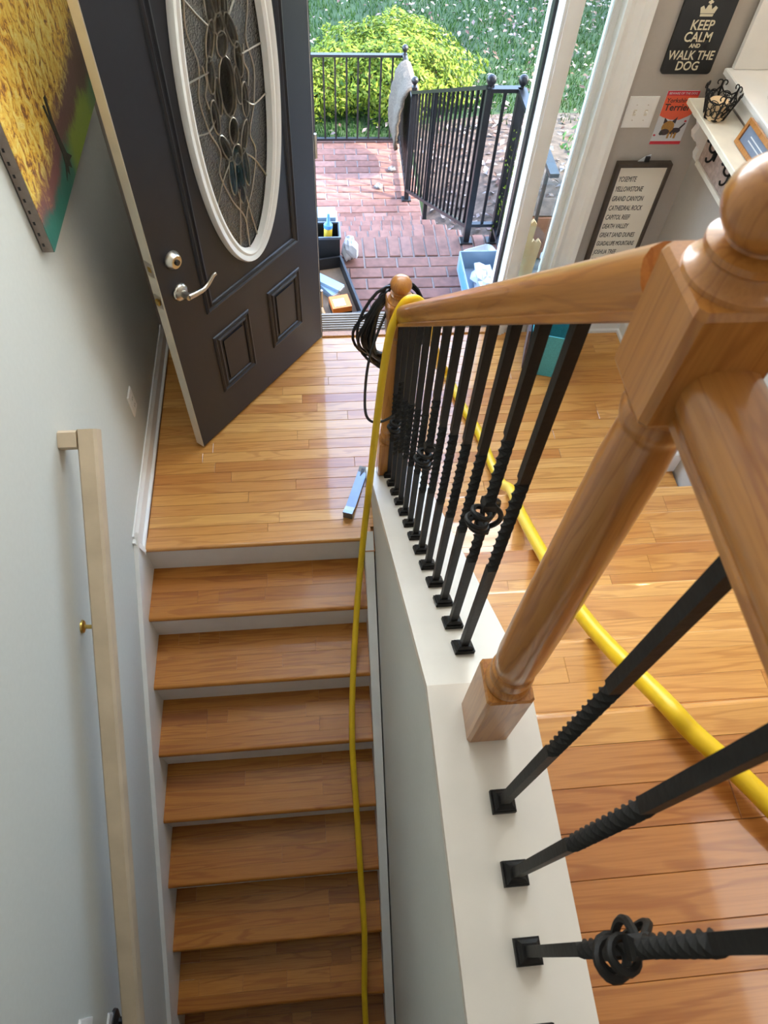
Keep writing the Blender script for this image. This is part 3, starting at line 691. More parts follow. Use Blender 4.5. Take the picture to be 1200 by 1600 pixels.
# ================================================================== painting on the left wall
def paintmat():
    m, t, b = newmat('autumn_painting'); b.inputs['Roughness'].default_value = .4; b.inputs['Coat Weight'].default_value = .3
    tc = t.nodes.new('ShaderNodeTexCoord'); sp = t.nodes.new('ShaderNodeSeparateXYZ'); t.links.new(tc.outputs['Object'], sp.inputs[0])
    mp = t.nodes.new('ShaderNodeMapping'); mp.inputs['Scale'].default_value = (1, 30, 19); t.links.new(tc.outputs['Object'], mp.inputs[0])
    n = t.nodes.new('ShaderNodeTexNoise'); n.inputs['Scale'].default_value = 1.0; n.inputs['Detail'].default_value = 9; n.inputs['Roughness'].default_value = .75; n.inputs['Distortion'].default_value = .8
    t.links.new(mp.outputs[0], n.inputs[0])
    fol = ramp(t, [(.36, (.13, .06, .04)), (.43, (.40, .17, .04)), (.47, (.80, .42, .05)), (.53, (.88, .62, .11)), (.60, (.92, .76, .26)), (.68, (.72, .40, .07))]); t.links.new(n.outputs['Fac'], fol.inputs[0])
    n2_ = t.nodes.new('ShaderNodeTexNoise'); n2_.inputs['Scale'].default_value = 6; n2_.inputs['Detail'].default_value = 4; t.links.new(tc.outputs['Object'], n2_.inputs[0])
    def mad(x, k, add):
        q = t.nodes.new('ShaderNodeMath'); q.operation = 'MULTIPLY_ADD'; t.links.new(x, q.inputs[0]); q.inputs[1].default_value = k
        if isinstance(add, (int, float)): q.inputs[2].default_value = add
        else: t.links.new(add, q.inputs[2])
        return q.outputs[0]
    # height above the bottom edge, wandering with noise
    hz = mad(n2_.outputs['Fac'], .13, mad(n.outputs['Fac'], .10, sp.outputs['Z']))          # z + about .115
    yr = ramp(t, [(.30, (.03, .17, .13)), (.42, (.05, .22, .14)), (.52, (.34, .44, .05)), (.78, (.30, .42, .05)), (.95, (.06, .2, .12))])
    t.links.new(mad(n2_.outputs['Fac'], .2, mad(sp.outputs['Y'], 1.0, -.05)), yr.inputs[0])
    pr = ramp(t, [(.20, (.24, .10, .10)), (.5, (.20, .095, .075)), (.8, (.12, .07, .05)), (1, (.04, .12, .09))]); t.links.new(mad(n.outputs['Fac'], .4, mad(sp.outputs['Y'], .8, -.1)), pr.inputs[0])
    m1 = ramp(t, [(.185, (0, 0, 0)), (.225, (1, 1, 1))]); t.links.new(hz, m1.inputs[0])
    m2 = ramp(t, [(.30, (0, 0, 0)), (.37, (1, 1, 1))]); t.links.new(mad(sp.outputs['Y'], -.14, mad(n.outputs['Fac'], .15, hz)), m2.inputs[0])
    g1 = mixc(t, m1.outputs[0], yr.outputs[0], pr.outputs[0])
    t.links.new(mixc(t, m2.outputs[0], g1, fol.outputs[0]), b.inputs['Base Color'])
    bp = t.nodes.new('ShaderNodeBump'); bp.inputs['Strength'].default_value = .5; bp.inputs['Distance'].default_value = .003
    t.links.new(n.outputs['Fac'], bp.inputs['Height']); t.links.new(bp.outputs[0], b.inputs['Normal']); return m
M_paint = paintmat()
PY0, PY1, PZ0, PZ1 = .298, 1.22, 1.245, 2.35
pt = thing('painting', 'large canvas painting of a golden autumn tree hanging on the left wall', 'painting', (WL, PY0, PZ0))
B((WL + .004, PY0, PZ0), (WL + .034, PY1, PZ1)).build('canvas_edge', plain('raw_canvas', (.30, .25, .22), .8, 0, .2, 30), pt)
B((WL + .034, PY0, PZ0), (WL + .036, PY1, PZ1)).build('canvas_face', M_paint, pt)
M_bark = plain('painted_bark', (.05, .045, .03), .6, 0, .4, 60, .4)
tr = [(.30, .035), (.335, .05), (.345, .03), (.36, .052), (.385, .03), (.385, .055), (.42, .05), (.385, .08), (.372, .12), (.362, .19), (.372, .26), (.35, .262), (.342, .20), (.335, .25), (.318, .255), (.336, .17), (.345, .10), (.335, .07)]
MB().prism(tr, (WL + .0362, PY0, PZ0), (0, 1, 0), (0, 0, 1), (1, 0, 0), .0008).build('painted_trunk', M_bark, pt)
for i in range(14):
    y = PY0; z = PZ0 + .02 + i * .035
    MB().box((WL + .010, y - .0008, z), (WL + .016, y, z + .010)).build('staple', M_black, pt)

# ================================================================== signs on the door wall
FX = Vector((1, 0, 0)); FN = Vector((0, -1, 0))
def signboard(name, label, x0, x1, z0, z1, th_, mat, r=.0):
    t_ = thing(name, label, 'sign', (x0, DY, z0))
    if r:
        poly = []
        for cx, cz, a0 in ((x1 - r, z0 + r, -90), (x1 - r, z1 - r, 0), (x0 + r, z1 - r, 90), (x0 + r, z0 + r, 180)):
            for k in range(5): a = math.radians(a0 + k * 22.5); poly.append((cx + r * math.cos(a), cz + r * math.sin(a)))
    else: poly = rect(x0, z0, x1, z1)
    MB().prism(poly, (0, DY - .001, 0), FX, DZ, FN, th_).build('board', mat, t_); return t_
ks = signboard('black_wall_sign', 'black sign reading keep calm and walk the dog', 2.135, 2.333, 1.305, 1.60, .012, M_black, .012)
yf = DY - .0135
def ktext(s_, size, x, z, **k): return text_mesh('lettering', s_, size, (x, yf, z), FX, DZ, FN, M_gold, ks, bold=.0006, align='CENTER', **k)
kx = 2.232
ktext('KEEP', .046, kx, 1.457, xs=.88); ktext('CALM', .046, kx, 1.418, xs=.88); ktext('AND', .019, kx, 1.398); ktext('WALK THE', .044, kx, 1.357, xs=.82); ktext('DOG', .044, kx, 1.320, xs=.9)
cr = MB(); cz = 1.500
for poly in ([(-.024, 0), (.024, 0), (.025, .008), (-.025, .008)], [(-.026, .010), (.026, .010), (.032, .028), (.022, .034), (.012, .022), (.006, .036), (-.006, .036), (-.012, .022), (-.022, .034), (-.032, .028)], [(-.004, .038), (.004, .038), (.004, .042), (.009, .042), (.009, .048), (.004, .048), (.004, .054), (-.004, .054), (-.004, .048), (-.009, .048), (-.009, .042), (-.004, .042)]):
    cr.prism(poly, (kx, yf + .0008, cz), FX, DZ, FN, .0012)
cr.build('crown_emblem', M_gold, ks)
ts = signboard('dog_sign', 'small red and white tin sign with a cartoon terrier', 2.199, 2.331, 1.027, 1.24, .003, M_wht, .006)
yt = DY - .0042
def flat(name, poly, mat, par, d=.0006, y=yt): return MB().prism(poly, (0, y, 0), FX, DZ, FN, d).build(name, mat, par)
flat('red_band', rect(2.199, 1.222, 2.331, 1.24), M_red, ts); flat('red_band', rect(2.199, 1.027, 2.331, 1.040), M_red, ts)
flat('orange_field', [(2.199, 1.222), (2.199, 1.145), (2.215, 1.138), (2.25, 1.128), (2.29, 1.128), (2.315, 1.14), (2.331, 1.15), (2.331, 1.222)], M_orange, ts)
text_mesh('lettering', 'BEWARE OF THE DOG', .0115, (2.265, yt - .0006, 1.227), FX, DZ, FN, M_wht, ts, align='CENTER')
text_mesh('lettering', 'Yorkshire', .024, (2.207, yt - .0006, 1.196), FX, DZ, FN, M_ink, ts, bold=.0003)
text_mesh('lettering', 'Terrier', .037, (2.207, yt - .0006, 1.165), FX, DZ, FN, M_ink, ts, bold=.0006)
def ellp(cx, cz, a, b, rot=0, n=18):
    c, s_ = math.cos(rot), math.sin(rot); return [(cx + a * math.cos(2 * PI * k / n) * c - b * math.sin(2 * PI * k / n) * s_, cz + a * math.cos(2 * PI * k / n) * s_ + b * math.sin(2 * PI * k / n) * c) for k in range(n)]
dg_ = flat('printed_dog', ellp(2.285, 1.082, .026, .013, .15), M_furd, ts)
for poly, mm_, dd in ((ellp(2.252, 1.098, .026, .026), M_fur, .0009), ([(2.228, 1.112), (2.226, 1.137), (2.243, 1.122)], M_furd, .001), ([(2.262, 1.122), (2.279, 1.14), (2.278, 1.112)], M_furd, .001), (ellp(2.245, 1.078, .020, .013), M_furd, .0012), (ellp(2.232, 1.072, .008, .007), M_ink, .0014), ([(2.305, 1.086), (2.322, 1.112), (2.318, 1.116), (2.299, 1.092)], M_furd, .0008), (rect(2.262, 1.052, 2.270, 1.075), M_fur, .0008), (rect(2.29, 1.052, 2.299, 1.076), M_fur, .0008), (rect(2.278, 1.055, 2.284, 1.075), M_fur, .0008)):
    flat('printed_dog_detail', poly, mm_, dg_, dd)
for cx, cz in ((2.318, 1.122), (2.207, 1.065)): flat('paw_print', ellp(cx, cz, .005, .004), M_red, ts)
# framed list of parks
px0, px1, pz0, pz1 = 2.085, 2.325, .22, .955
ps = thing('framed_park_list', 'dark framed cream sign listing national parks beside the door casing', 'framed sign', (px0, DY, pz0))
MB().prism(rect(px0, pz0, px0 + .014, pz1), (0, DY - .002, 0), FX, DZ, FN, .032).prism(rect(px1 - .014, pz0, px1, pz1), (0, DY - .002, 0), FX, DZ, FN, .032).prism(rect(px0 + .014, pz1 - .014, px1 - .014, pz1), (0, DY - .002, 0), FX, DZ, FN, .032).prism(rect(px0 + .014, pz0, px1 - .014, pz0 + .014), (0, DY - .002, 0), FX, DZ, FN, .032).build('frame', M_frame, ps)
MB().prism(rect(px0 + .014, pz0 + .014, px1 - .014, pz1 - .014), (0, DY - .004, 0), FX, DZ, FN, .018).build('print', M_cream, ps)
for i, s_ in enumerate(('YOSEMITE', 'YELLOWSTONE', 'GRAND CANYON', 'CATHEDRAL ROCK', 'CAPITOL REEF', 'DEATH VALLEY', 'GREAT SAND DUNES', 'GUADALUPE MOUNTAINS', 'JOSHUA TREE', 'MESA VERDE')):
    text_mesh('lettering', s_, .034, (px0 + .026, DY - .0225, .872 - i * .046), FX, DZ, FN, M_ink, ps, shear=.12, xs=.45 if len(s_) > 17 else .52)
an = ps  # small antler-like mark in the lower right
for q in ([(2.235, .44), (2.245, .47), (2.24, .49)], [(2.25, .45), (2.26, .485), (2.275, .50)], [(2.262, .47), (2.285, .478)], [(2.245, .47), (2.255, .48)]):
    MB().tube([(x, DY - .023, z) for x, z in q], .003, 5).build('antler_mark', M_ink, ps)
bc = MB().prism([(2.175, .955), (2.225, .955), (2.225, .985), (2.20, .975)], (0, DY - .006, 0), FX, DZ, FN, .003); bc.build('hanging_tag', M_wht, ps)
MB().prism(rect(2.202, .955, 2.222, .978), (0, DY - .010, 0), FX, DZ, FN, .006).build('clip', M_black, ps)

# ================================================================== niche ledge and hook shelf on the right wall
nl = thing('niche_ledge', 'white painted ledge set into the right wall above the hook shelf', 'ledge', (WR, .6, NZ0))
B((WR - .035, NY0 + .02, NZ0), (WR + .298, NY1 - .002, NZ0 + .022), .004).build('sill', M_white, nl)
B((WR - .012, NY0 + .05, NZ0 - .06), (WR - .001, NY1 - .002, NZ0 - .002)).build('apron', M_white, nl)
B((WR - .01, NY1 - .022, NZ0 + .024), (WR + .298, NY1 - .002, NZ1 - .01)).build('side_jamb', M_white, nl)
B((WR + .285, NY0 + .02, NZ0 + .024), (WR + .298, NY1 - .024, NZ1 - .01)).build('back_panel', M_white, nl)
pk = thing('added_puck_light', 'added unseen warm puck light under the top of the wall niche', 'lamp', (WR + .16, .75, NZ1 - .02))  # unseen lamp added to give the ledge its warm tint
MB().lathe([(.035, 0), (.035, .015), (.03, .018)], (WR + .16, .75, NZ1 - .0195), 20).build('housing', M_white, pk)
MB().lathe([(.026, 0), (.026, .004)], (WR + .16, .75, NZ1 - .0235), 20).build('bulb', M_bulb, pk)
def candlestick(x, y, z, label):
    t_ = thing('candle_holder', label, 'candle holder', (x, y, z))
    MB().lathe([(.030, 0), (.030, .006), (.024, .012), (.016, .016), (.012, .03), (.010, .10), (.013, .11), (.010, .12), (.010, .20), (.020, .21), (.022, .22)], (x, y, z), 8, smooth=False).build('stem', M_iron, t_)
candlestick(WR + .07, .995, NZ0 + .023, 'black iron candle holder farther along the white ledge')
candlestick(WR + .045, .86, NZ0 + .023, 'black iron candle holder at the right edge of the photo')
hs = thing('hook_shelf', 'distressed cream wall shelf with corbel ends and black coat hooks', 'shelf', (WR, .7, 1.0))
SX = 2.270; SZ = 1.235
B((SX, .12, SZ - .022), (WR - .002, 1.205, SZ), .003).build('top_board', plain('cream_shelf', (.80, .72, .58), .5, 0, .08, 14), hs)
B((WR - .022, .16, .985), (WR - .003, 1.165, SZ - .023)).build('back_board', M_pinkb, hs)
B((WR - .03, .16, .985), (WR - .0225, 1.165, 1.005)).build('lower_rail', plain('cream_shelf_rail', (.78, .73, .62), .5, 0, .08, 14), hs)
co = [(0, 0), (-.10, 0), (-.115, -.015), (-.11, -.035), (-.085, -.05), (-.075, -.075), (-.085, -.10), (-.075, -.125), (-.05, -.14), (-.035, -.165), (-.04, -.19), (-.03, -.215), (0, -.225)]
for y in (1.165, .12):
    MB().prism(co, (WR - .003, y, SZ - .023), FX, DZ, (0, 1, 0), .034).build('corbel', M_white, hs)
for y in (1.06, .90, .74, .58):
    x = WR - .0225; z = 1.10
    hk = MB().prism(rect(-.012, -.035, .012, .035), (x, y, z), (0, 1, 0), DZ, (-1, 0, 0), .005).build('hook', M_iron, hs)
    MB().tube(spline([(x - .004, y, z), (x - .02, y, z - .004), (x - .036, y, z + .012), (x - .040, y, z + .034), (x - .052, y, z + .042)], 5), .0045, 7).tube(spline([(x - .004, y, z - .02), (x - .014, y, z - .04), (x - .028, y, z - .04), (x - .034, y, z - .026)], 5), .0042, 7).lathe([(.003, -.006), (.0075, 0), (.003, .006)], (x - .054, y, z + .043), 10).build('prong', M_iron, hk)
# wire candle basket
cb_ = thing('wire_candle_basket', 'black scrolled wire hexagonal candle basket on the hook shelf', 'candle holder', (2.315, 1.055, SZ))
cx, cy, cz = 2.315, 1.055, SZ + .002
def hexp(r, k): a = PI / 3 * k + .25; return Vector((cx + r * math.cos(a), cy + r * math.sin(a), 0))
bot = [hexp(.040, k) + Vector((0, 0, cz + .004)) for k in range(6)]; topp = [hexp(.064, k) + Vector((0, 0, cz + .085)) for k in range(6)]
MB().tube(bot, .003, 6, closed=True).build('base_ring', M_iron, cb_)
for k in range(6):
    a, b = bot[k], topp[k]; j = (k + 1) % 6
    o = MB().tube([a, b, b + (b - a) * .08 + Vector((0, 0, .008))], .0036, 6).build('upright', M_iron, cb_)
    out = (hexp(1, k) - Vector((cx, cy, 0))).normalized()
    cc = b + (b - a) * .06 + Vector((0, 0, .006)); tg_ = Vector((-out.y, out.x, 0))
    for s_ in (-1, 1): MB().tube([cc + tg_ * s_ * (.009 - .009 * math.cos(q * .7)) * 1 + Vector((0, 0, .009 * math.sin(q * .7))) for q in range(7)], .0024, 5).build('curl', M_iron, o)
    mid = (topp[k] + topp[j]) / 2 - Vector((0, 0, .014))
    MB().tube(spline([b, (b + mid) / 2 - Vector((0, 0, .008)), mid, (mid + topp[j]) / 2 - Vector((0, 0, .008)), topp[j]], 4), .0028, 6).build('top_wire', M_iron, cb_)
    pan_c = (bot[k] + bot[j] + topp[k] + topp[j]) / 4; ux = (topp[j] - topp[k]).normalized(); uz = ((topp[k] + topp[j]) - (bot[k] + bot[j])).normalized()
    for (ox, oz, r1, r2) in ((-.013, .012, .012, .016), (.013, .012, .012, .016), (-.011, -.018, .010, .014), (.011, -.018, .010, .014), (0, -.002, .008, .026), (0, .026, .014, .008)):
        MB().tube([pan_c + ux * (ox + r1 * math.cos(q * PI / 5)) + uz * (oz + r2 * math.sin(q * PI / 5)) for q in range(10)], .0017, 4, closed=True).build('scroll', M_iron, cb_)
MB().lathe([(.036, 0), (.038, .003), (.038, .058), (.034, .062), (.028, .060)], (cx, cy, cz), 22).build('candle', M_candle, cb_)
# small leaning frame
lf = thing('leaning_frame', 'small wood framed slate blue print leaning on the hook shelf', 'framed print', (2.37, .84, SZ))
O_ = Vector((2.345, .885, SZ + .001)); Ux = Vector((0, -1, 0)); Uz = Vector((.25, 0, 1)).normalized(); Nn = Vector((-1, 0, .25)).normalized()
fm = MB()
for r_ in (rect(0, 0, .30, .016), rect(0, .074, .30, .09), rect(0, .016, .016, .074), rect(.284, .016, .30, .074)): fm.prism(r_, O_, Ux, Uz, Nn, .012)
fm.build('frame', M_newel, lf)
pp = MB().prism(rect(.016, .016, .284, .074), O_, Ux, Uz, Nn, .006).build('print', M_slate, lf)
for i in range(2): MB().prism(rect(.06, .036 + i * .014, .22 - .03 * i, .040 + i * .014), O_ + Nn * .006, Ux, Uz, Nn, .0006).build('printed_line', M_wht, pp)

# ================================================================== loose things on the landing
# teal bin
tb = thing('teal_bin', 'teal textured bin standing on the landing by the front wall', 'bin', (1.93, 1.03, 0))
def rrect(hx, hy, r, n=5):
    out = []
    for sx_, sy_, a0 in ((1, -1, -90), (1, 1, 0), (-1, 1, 90), (-1, -1, 180)):
        for k in range(n): a = math.radians(a0 + 90 * k / (n - 1)); out.append((sx_ * (hx - r) + r * math.cos(a), sy_ * (hy - r) + r * math.sin(a)))
    return out
def shell(c, rot, levels, wall=.006):
    mb = MB(); c = Vector(c); R_ = Matrix.Rotation(rot, 3, 'Z'); n = 20; v = []
    for hx, hy, r, z in levels: v += [c + R_ @ Vector((p, q, z)) for p, q in rrect(hx, hy, r)]
    f = [tuple(range(n))[::-1]]
    for i in range(len(levels) - 1):
        for k in range(n): f.append((i * n + k, i * n + (k + 1) % n, (i + 1) * n + (k + 1) % n, (i + 1) * n + k))
    f.append(tuple((len(levels) - 1) * n + k for k in range(n)))
    return mb.add(v, f)
shell((1.94, 1.02, .0), -.28, [(.088, .10, .03, .002), (.104, .115, .034, .27), (.106, .118, .034, .278), (.100, .112, .032, .278), (.086, .098, .028, .01)]).build('tub', M_teal, tb)
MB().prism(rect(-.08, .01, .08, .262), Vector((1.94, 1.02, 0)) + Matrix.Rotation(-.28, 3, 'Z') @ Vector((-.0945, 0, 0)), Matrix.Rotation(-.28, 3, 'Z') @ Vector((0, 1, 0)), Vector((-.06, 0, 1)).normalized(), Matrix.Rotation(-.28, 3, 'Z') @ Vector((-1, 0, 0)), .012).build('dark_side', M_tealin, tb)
# flat pry bar
pb = thing('pry_bar', 'flat steel pry bar lying on the landing beside the half wall', 'tool', (.90, .22, 0))
A_, B_ = Vector((.866, .105, 0)), Vector((.955, .37, 0)); d_ = (B_ - A_).normalized(); s_ = Vector((d_.y, -d_.x, 0))
prf = [(0, .052), (0, .040), (.006, .030), (.004, .004), (.010, .002), (.016, .034), (.05, .022), (.26, .002), (.285, .012), (.287, .018), (.26, .009), (.05, .029), (.02, .046)]
MB().prism(prf, A_ - s_ * .021, d_, DZ, s_, .042).build('bar', M_steel, pb)
MB().prism([(.235, -.005), (.282, -.009), (.282, .009)], A_ + DZ * .0105, d_, s_, DZ, .004).build('nail_slot', M_black, pb)

# ---- black cable coil hung on the landing newel
rnd = random.Random(3); pts = []
n_l = 22; steps = 26
for i in range(n_l * steps + 1):
    l = i // steps; t = i / steps * 2 * PI
    rj = random.Random(l * 7 + 1); a_ = .132 + rj.uniform(-.052, .012); b_ = .185 + rj.uniform(-.06, .012); ox = rj.uniform(-.012, .012); oy = rj.uniform(-.03, .03)
    x = 1.043 + ox + a_ * math.sin(t); z = .895 + b_ * math.cos(t) + rj.uniform(-.01, .01)
    y = .262 + oy * .7 - .07 * math.sin(t) * .0 + .05 * (1 - math.cos(t)) * .3 + (.055 * max(0, math.cos(t)) * 0)
    if x > 1.0 and z > .80: y += .062
    if x > 1.0: y = max(y, .312)
    if abs(x - 1.045) < .075: y = max(y, .315)
    pts.append((x, y, z))
# smooth the path
for _ in range(3): pts = [pts[0]] + [tuple((pts[i - 1][k] + 2 * pts[i][k] + pts[i + 1][k]) / 4 for k in range(3)) for i in range(1, len(pts) - 1)] + [pts[-1]]
pts += spline([pts[-1], (.97, .20, .98), (.94, .18, .84), (.935, .17, .66), (.955, .17, .585), (1.0, .18, .565), (1.06, .185, .60)], 6)[1:]
co_ = MB().tube(pts, .0052, 6).build('cable_coil', M_rubber, None, loc=(1.0, .28, .76))
tag(co_, 'coil of thin black cable hanging over the landing newel post', 'cable')

# ---- yellow hose
L_ = [(.840, -7 * RUN - .10, -7 * RISE + .0), (.842, -7 * RUN, -7 * RISE), (.855, -6 * RUN, -6 * RISE), (.85, -5 * RUN, -5 * RISE), (.845, -4 * RUN, -4 * RISE), (.84, -3 * RUN, -3 * RISE), (.857, -2 * RUN, -2 * RISE), (.888, -1 * RUN, -RISE)]
hp = [(.845, -8 * RUN - .05, -8 * RISE + .015)] + [(x, y - .004, z + .018) for x, y, z in L_[1:]]
hp += [(.922, -.065, .10), (.945, .01, .35), (.965, .065, .62), (.985, .105, .88), (1.002, .125, 1.04), (1.018, .135, 1.105), (1.04, .14, 1.158), (1.062, .145, 1.172), (1.09, .165, 1.148), (1.125, .21, 1.07), (1.19, .34, .82), (1.29, .60, .42), (1.36, .86, .16), (1.415, .955, .022), (1.446, .807, .022), (1.476, .68, .022), (1.521, .548, .022), (1.548, .36, .03), (1.557, .20, .09)]
for k, x in ((5, 1.553), (4, 1.512), (3, 1.482), (2, 1.459), (1, 1.452), (0, 1.482)):
    hp.append((x, TOPN + k * RUN, U - k * RISE + .024))
hp += [(1.518, -1.18, U + .035), (1.566, -1.252, U + .045), (1.623, -1.342, U + .05), (1.72, -1.50, U + .04), (1.84, -1.75, U + .023), (1.95, -2.4, U + .022)]
sp_ = spline(hp, 7); n_ = len(sp_)
i0 = next(i for i, p in enumerate(sp_) if p.x > 1.06)
rad = [.0135 if i < i0 else min(.0215, .0135 + .008 * (i - i0) / 60) for i in range(n_)]
tag(MB().tube(sp_, rad, 12).build('yellow_hose', M_yellow, None, loc=(1.0, .1, 0)), 'yellow hose draped over the stair rail and running up and down both flights', 'hose')

# ================================================================== outdoors: brick porch, steps, landing
PZ = -.15
def brick(par, x0, x1, y0, y1, z, h=.06):
    g = .005; c = ((x0 + x1) / 2, (y0 + y1) / 2, z + random.uniform(-.0025, .0025))
    B((x0 + g, y0 + g, z - h), (x1 - g, y1 - g, c[2]), .004).build('brick', M_brick, par, loc=c)
pch = struct('floor_porch', B((.0, 1.40, -1.2), (1.95, 2.30, PZ - .008)), M_mortar, 'red brick porch outside the front door')
row = 0; y = 1.42
while y < 2.10 - .01:
    x = .28 + (.1 if row % 2 else 0)
    while x < 1.94: brick(pch, x, min(1.95, x + .2), y, y + .0975, PZ); x += .2
    y += .0975; row += 1
x = .30
while x < 1.94: brick(pch, x, min(1.95, x + .078), y, 2.311, PZ); x += .078
stp = struct('floor_porch_steps', MB().box((.0, 2.25, -1.2), (1.78, 2.31 + .29, PZ - .17)), M_mortar, 'brick steps going down from the porch')
for k in range(1, 5):
    z = PZ - .16 * k; yn = 2.311 + .29 * k; xr = 1.80 - .03 * k
    B((.0, 2.25, -1.25), (xr, yn - .006, z - .008)).build('step_core', M_mortar, stp)
    x = .35 + (.03 if k % 2 else 0)
    while x < xr - .02: brick(stp, x, min(xr, x + .076), yn - .20, yn, z); x += .076
LZ = PZ - .8
lnd = struct('floor_brick_landing', B((-.4, 3.40, -1.3), (1.70, 4.90, LZ - .008)), M_mortar, 'sunlit brick landing below the porch steps')
y = 3.46; row = 0
while y < 4.88:
    x = .20 + (.1 if row % 2 else 0)
    while x < 1.69: brick(lnd, x, min(1.70, x + .2), y, y + .0975, LZ); x += .2
    y += .0975; row += 1
struct('floor_side_pad', B((1.952, 1.40, -1.2), (3.4, 2.30, PZ - .01)), M_conc, 'grey concrete strip beside the porch')

# ---- terrain
def gz(x, y):
    z = -1.02
    if x > 1.7:
        f_ = max(0, min(1, (6.0 - y) / 3.5)) * min(1, (x - 1.7) / .8); z += .42 * f_
    return z + .03 * math.sin(x * 1.3 + y * .7)
tv = []; tf = []; nx, ny = 60, 70
xs_ = [-8 + 20 * i / nx for i in range(nx + 1)]; ys_ = [1.42 + 26 * (j / ny) ** 1.4 for j in range(ny + 1)]
for yv in ys_:
    for xv in xs_: tv.append((xv, yv, gz(xv, yv)))
for j in range(ny):
    for i in range(nx): a = j * (nx + 1) + i; tf.append((a, a + 1, a + nx + 2, a + nx + 1))
def lawnmat():
    m, t, b = newmat('lawn'); b.inputs['Roughness'].default_value = .95
    tc = t.nodes.new('ShaderNodeTexCoord'); n = t.nodes.new('ShaderNodeTexNoise'); n.inputs['Scale'].default_value = 2.2; n.inputs['Detail'].default_value = 8; t.links.new(tc.outputs['Object'], n.inputs[0])
    r = ramp(t, [(.3, (.012, .032, .009)), (.5, (.02, .05, .012)), (.7, (.035, .056, .018))]); t.links.new(n.outputs['Fac'], r.inputs[0]); t.links.new(r.outputs[0], b.inputs['Base Color']); return m
struct('floor_lawn', MB().add(tv, tf, True), lawnmat(), 'green lawn strewn with fallen leaves')
tv = []; tf = []
for j in range(13):
    for i in range(13):
        x = 1.75 + 2.6 * i / 12; y = 2.31 + 2.9 * j / 12; tv.append((x, y, gz(x, y) + .012))
for j in range(12):
    for i in range(12): a = j * 13 + i; tf.append((a, a + 1, a + 14, a + 13))
struct('floor_mulch_bed', MB().add(tv, tf, True), M_soil, 'mulched planting bed beside the steps')
rg = random.Random(11); v = []; f = []
for i in range(42000):
    x = rg.uniform(-1.2, 5.5); y = 4.95 + 6.5 * rg.random() ** 1.15
    if 1.75 < x < 3.9 and y < 5.3 and rg.random() < .8: continue
    z = gz(x, y); h = rg.uniform(.035, .085); a = rg.uniform(0, 2 * PI); lw = rg.uniform(.004, .008); tx, ty = rg.uniform(-.04, .04), rg.uniform(-.04, .04)
    b0 = len(v); v += [(x - lw * math.cos(a), y - lw * math.sin(a), z), (x + lw * math.cos(a), y + lw * math.sin(a), z), (x + tx, y + ty, z + h)]; f.append((b0, b0 + 1, b0 + 2))
tag(MB().add(v, f).build('grass', M_grass), 'short green grass of the front lawn', 'grass', kind='stuff')
v = []; f = []
def leaf_at(x, y, z, s_, tilt):
    a = rg.uniform(0, 2 * PI); n = Vector((rg.uniform(-tilt, tilt), rg.uniform(-tilt, tilt), 1)).normalized(); u = n.orthogonal().normalized(); u = Matrix.Rotation(a, 3, n) @ u; w_ = n.cross(u); p = Vector((x, y, z)); b0 = len(v)
    v.extend([p - u * s_, p - w_ * s_ * .55 + n * .006, p + u * s_, p + w_ * s_ * .6 + n * .008]); f.append((b0, b0 + 1, b0 + 2, b0 + 3))
for i in range(4200):
    x = rg.uniform(-.5, 5.5); y = 4.95 + 6.5 * rg.random() ** .8
    if rg.random() > .35 + .65 * min(1, max(0, (x - .8) / 2.5)): continue
    leaf_at(x, y, gz(x, y) + rg.uniform(.03, .08), rg.uniform(.016, .038), .5)
for i in range(900):
    x = rg.uniform(1.8, 4.2); y = rg.uniform(2.35, 5.1); leaf_at(x, y, gz(x, y) + rg.uniform(.015, .04), rg.uniform(.02, .045), .6)
tag(MB().add(v, f).build('fallen_leaves', M_fallen), 'dry fallen leaves scattered over lawn and mulch', 'leaves', kind='stuff')

# ---- bushes
def bush(name, label, c, r, n, size, seed, mat=M_bush, squash=1):
    rb = random.Random(seed); t_ = thing(name, label, 'bush', (c[0], c[1], gz(c[0], c[1]))); v = []; f = []
    for i in range(n):
        d = Vector((rb.gauss(0, 1), rb.gauss(0, 1), rb.gauss(0, 1))).normalized(); d.z = abs(d.z) if d.z < -.5 else d.z
        lump = 1 + .10 * math.sin(d.x * 7 + seed) + .09 * math.sin(d.y * 8 + d.z * 6) + .06 * math.sin(d.x * 19 + d.z * 15)
        k = lump * (1 - .42 * rb.random() ** 1.6); p = Vector((c[0] + d.x * r[0] * k, c[1] + d.y * r[1] * k, c[2] + d.z * r[2] * k))
        n_ = (d + Vector((rb.uniform(-.8, .8), rb.uniform(-.8, .8), rb.uniform(-.3, 1)))).normalized(); u = n_.orthogonal().normalized(); u = Matrix.Rotation(rb.uniform(0, 6.28), 3, n_) @ u; w_ = n_.cross(u); s_ = size * rb.uniform(.6, 1.3)
        b0 = len(v); v += [p - u * s_, p - w_ * s_ * .38, p + u * s_, p + w_ * s_ * .38]; f.append((b0, b0 + 1, b0 + 2, b0 + 3))
    o = MB().add(v, f).build('foliage', mat, t_)
    st_ = MB()
    for k in range(9):
        a = 2 * PI * k / 9; st_.tube(spline([(c[0], c[1], gz(c[0], c[1]) - .05), (c[0] + r[0] * .3 * math.cos(a), c[1] + r[1] * .3 * math.sin(a), c[2]), (c[0] + r[0] * .7 * math.cos(a), c[1] + r[1] * .7 * math.sin(a), c[2] + r[2] * .4)], 4), .012, 5)
    st_.build('stems', M_card, t_); return t_
bush('round_bush', 'large rounded sunlit azalea bush behind the end fence', (1.62, 5.78, -.80), (.80, .66, .42), 13000, .028, 1)
bush('small_shrub', 'loose green shrub behind the fence beside the open door', (.72, 5.62, -.88), (.5, .45, .32), 5000, .024, 2)
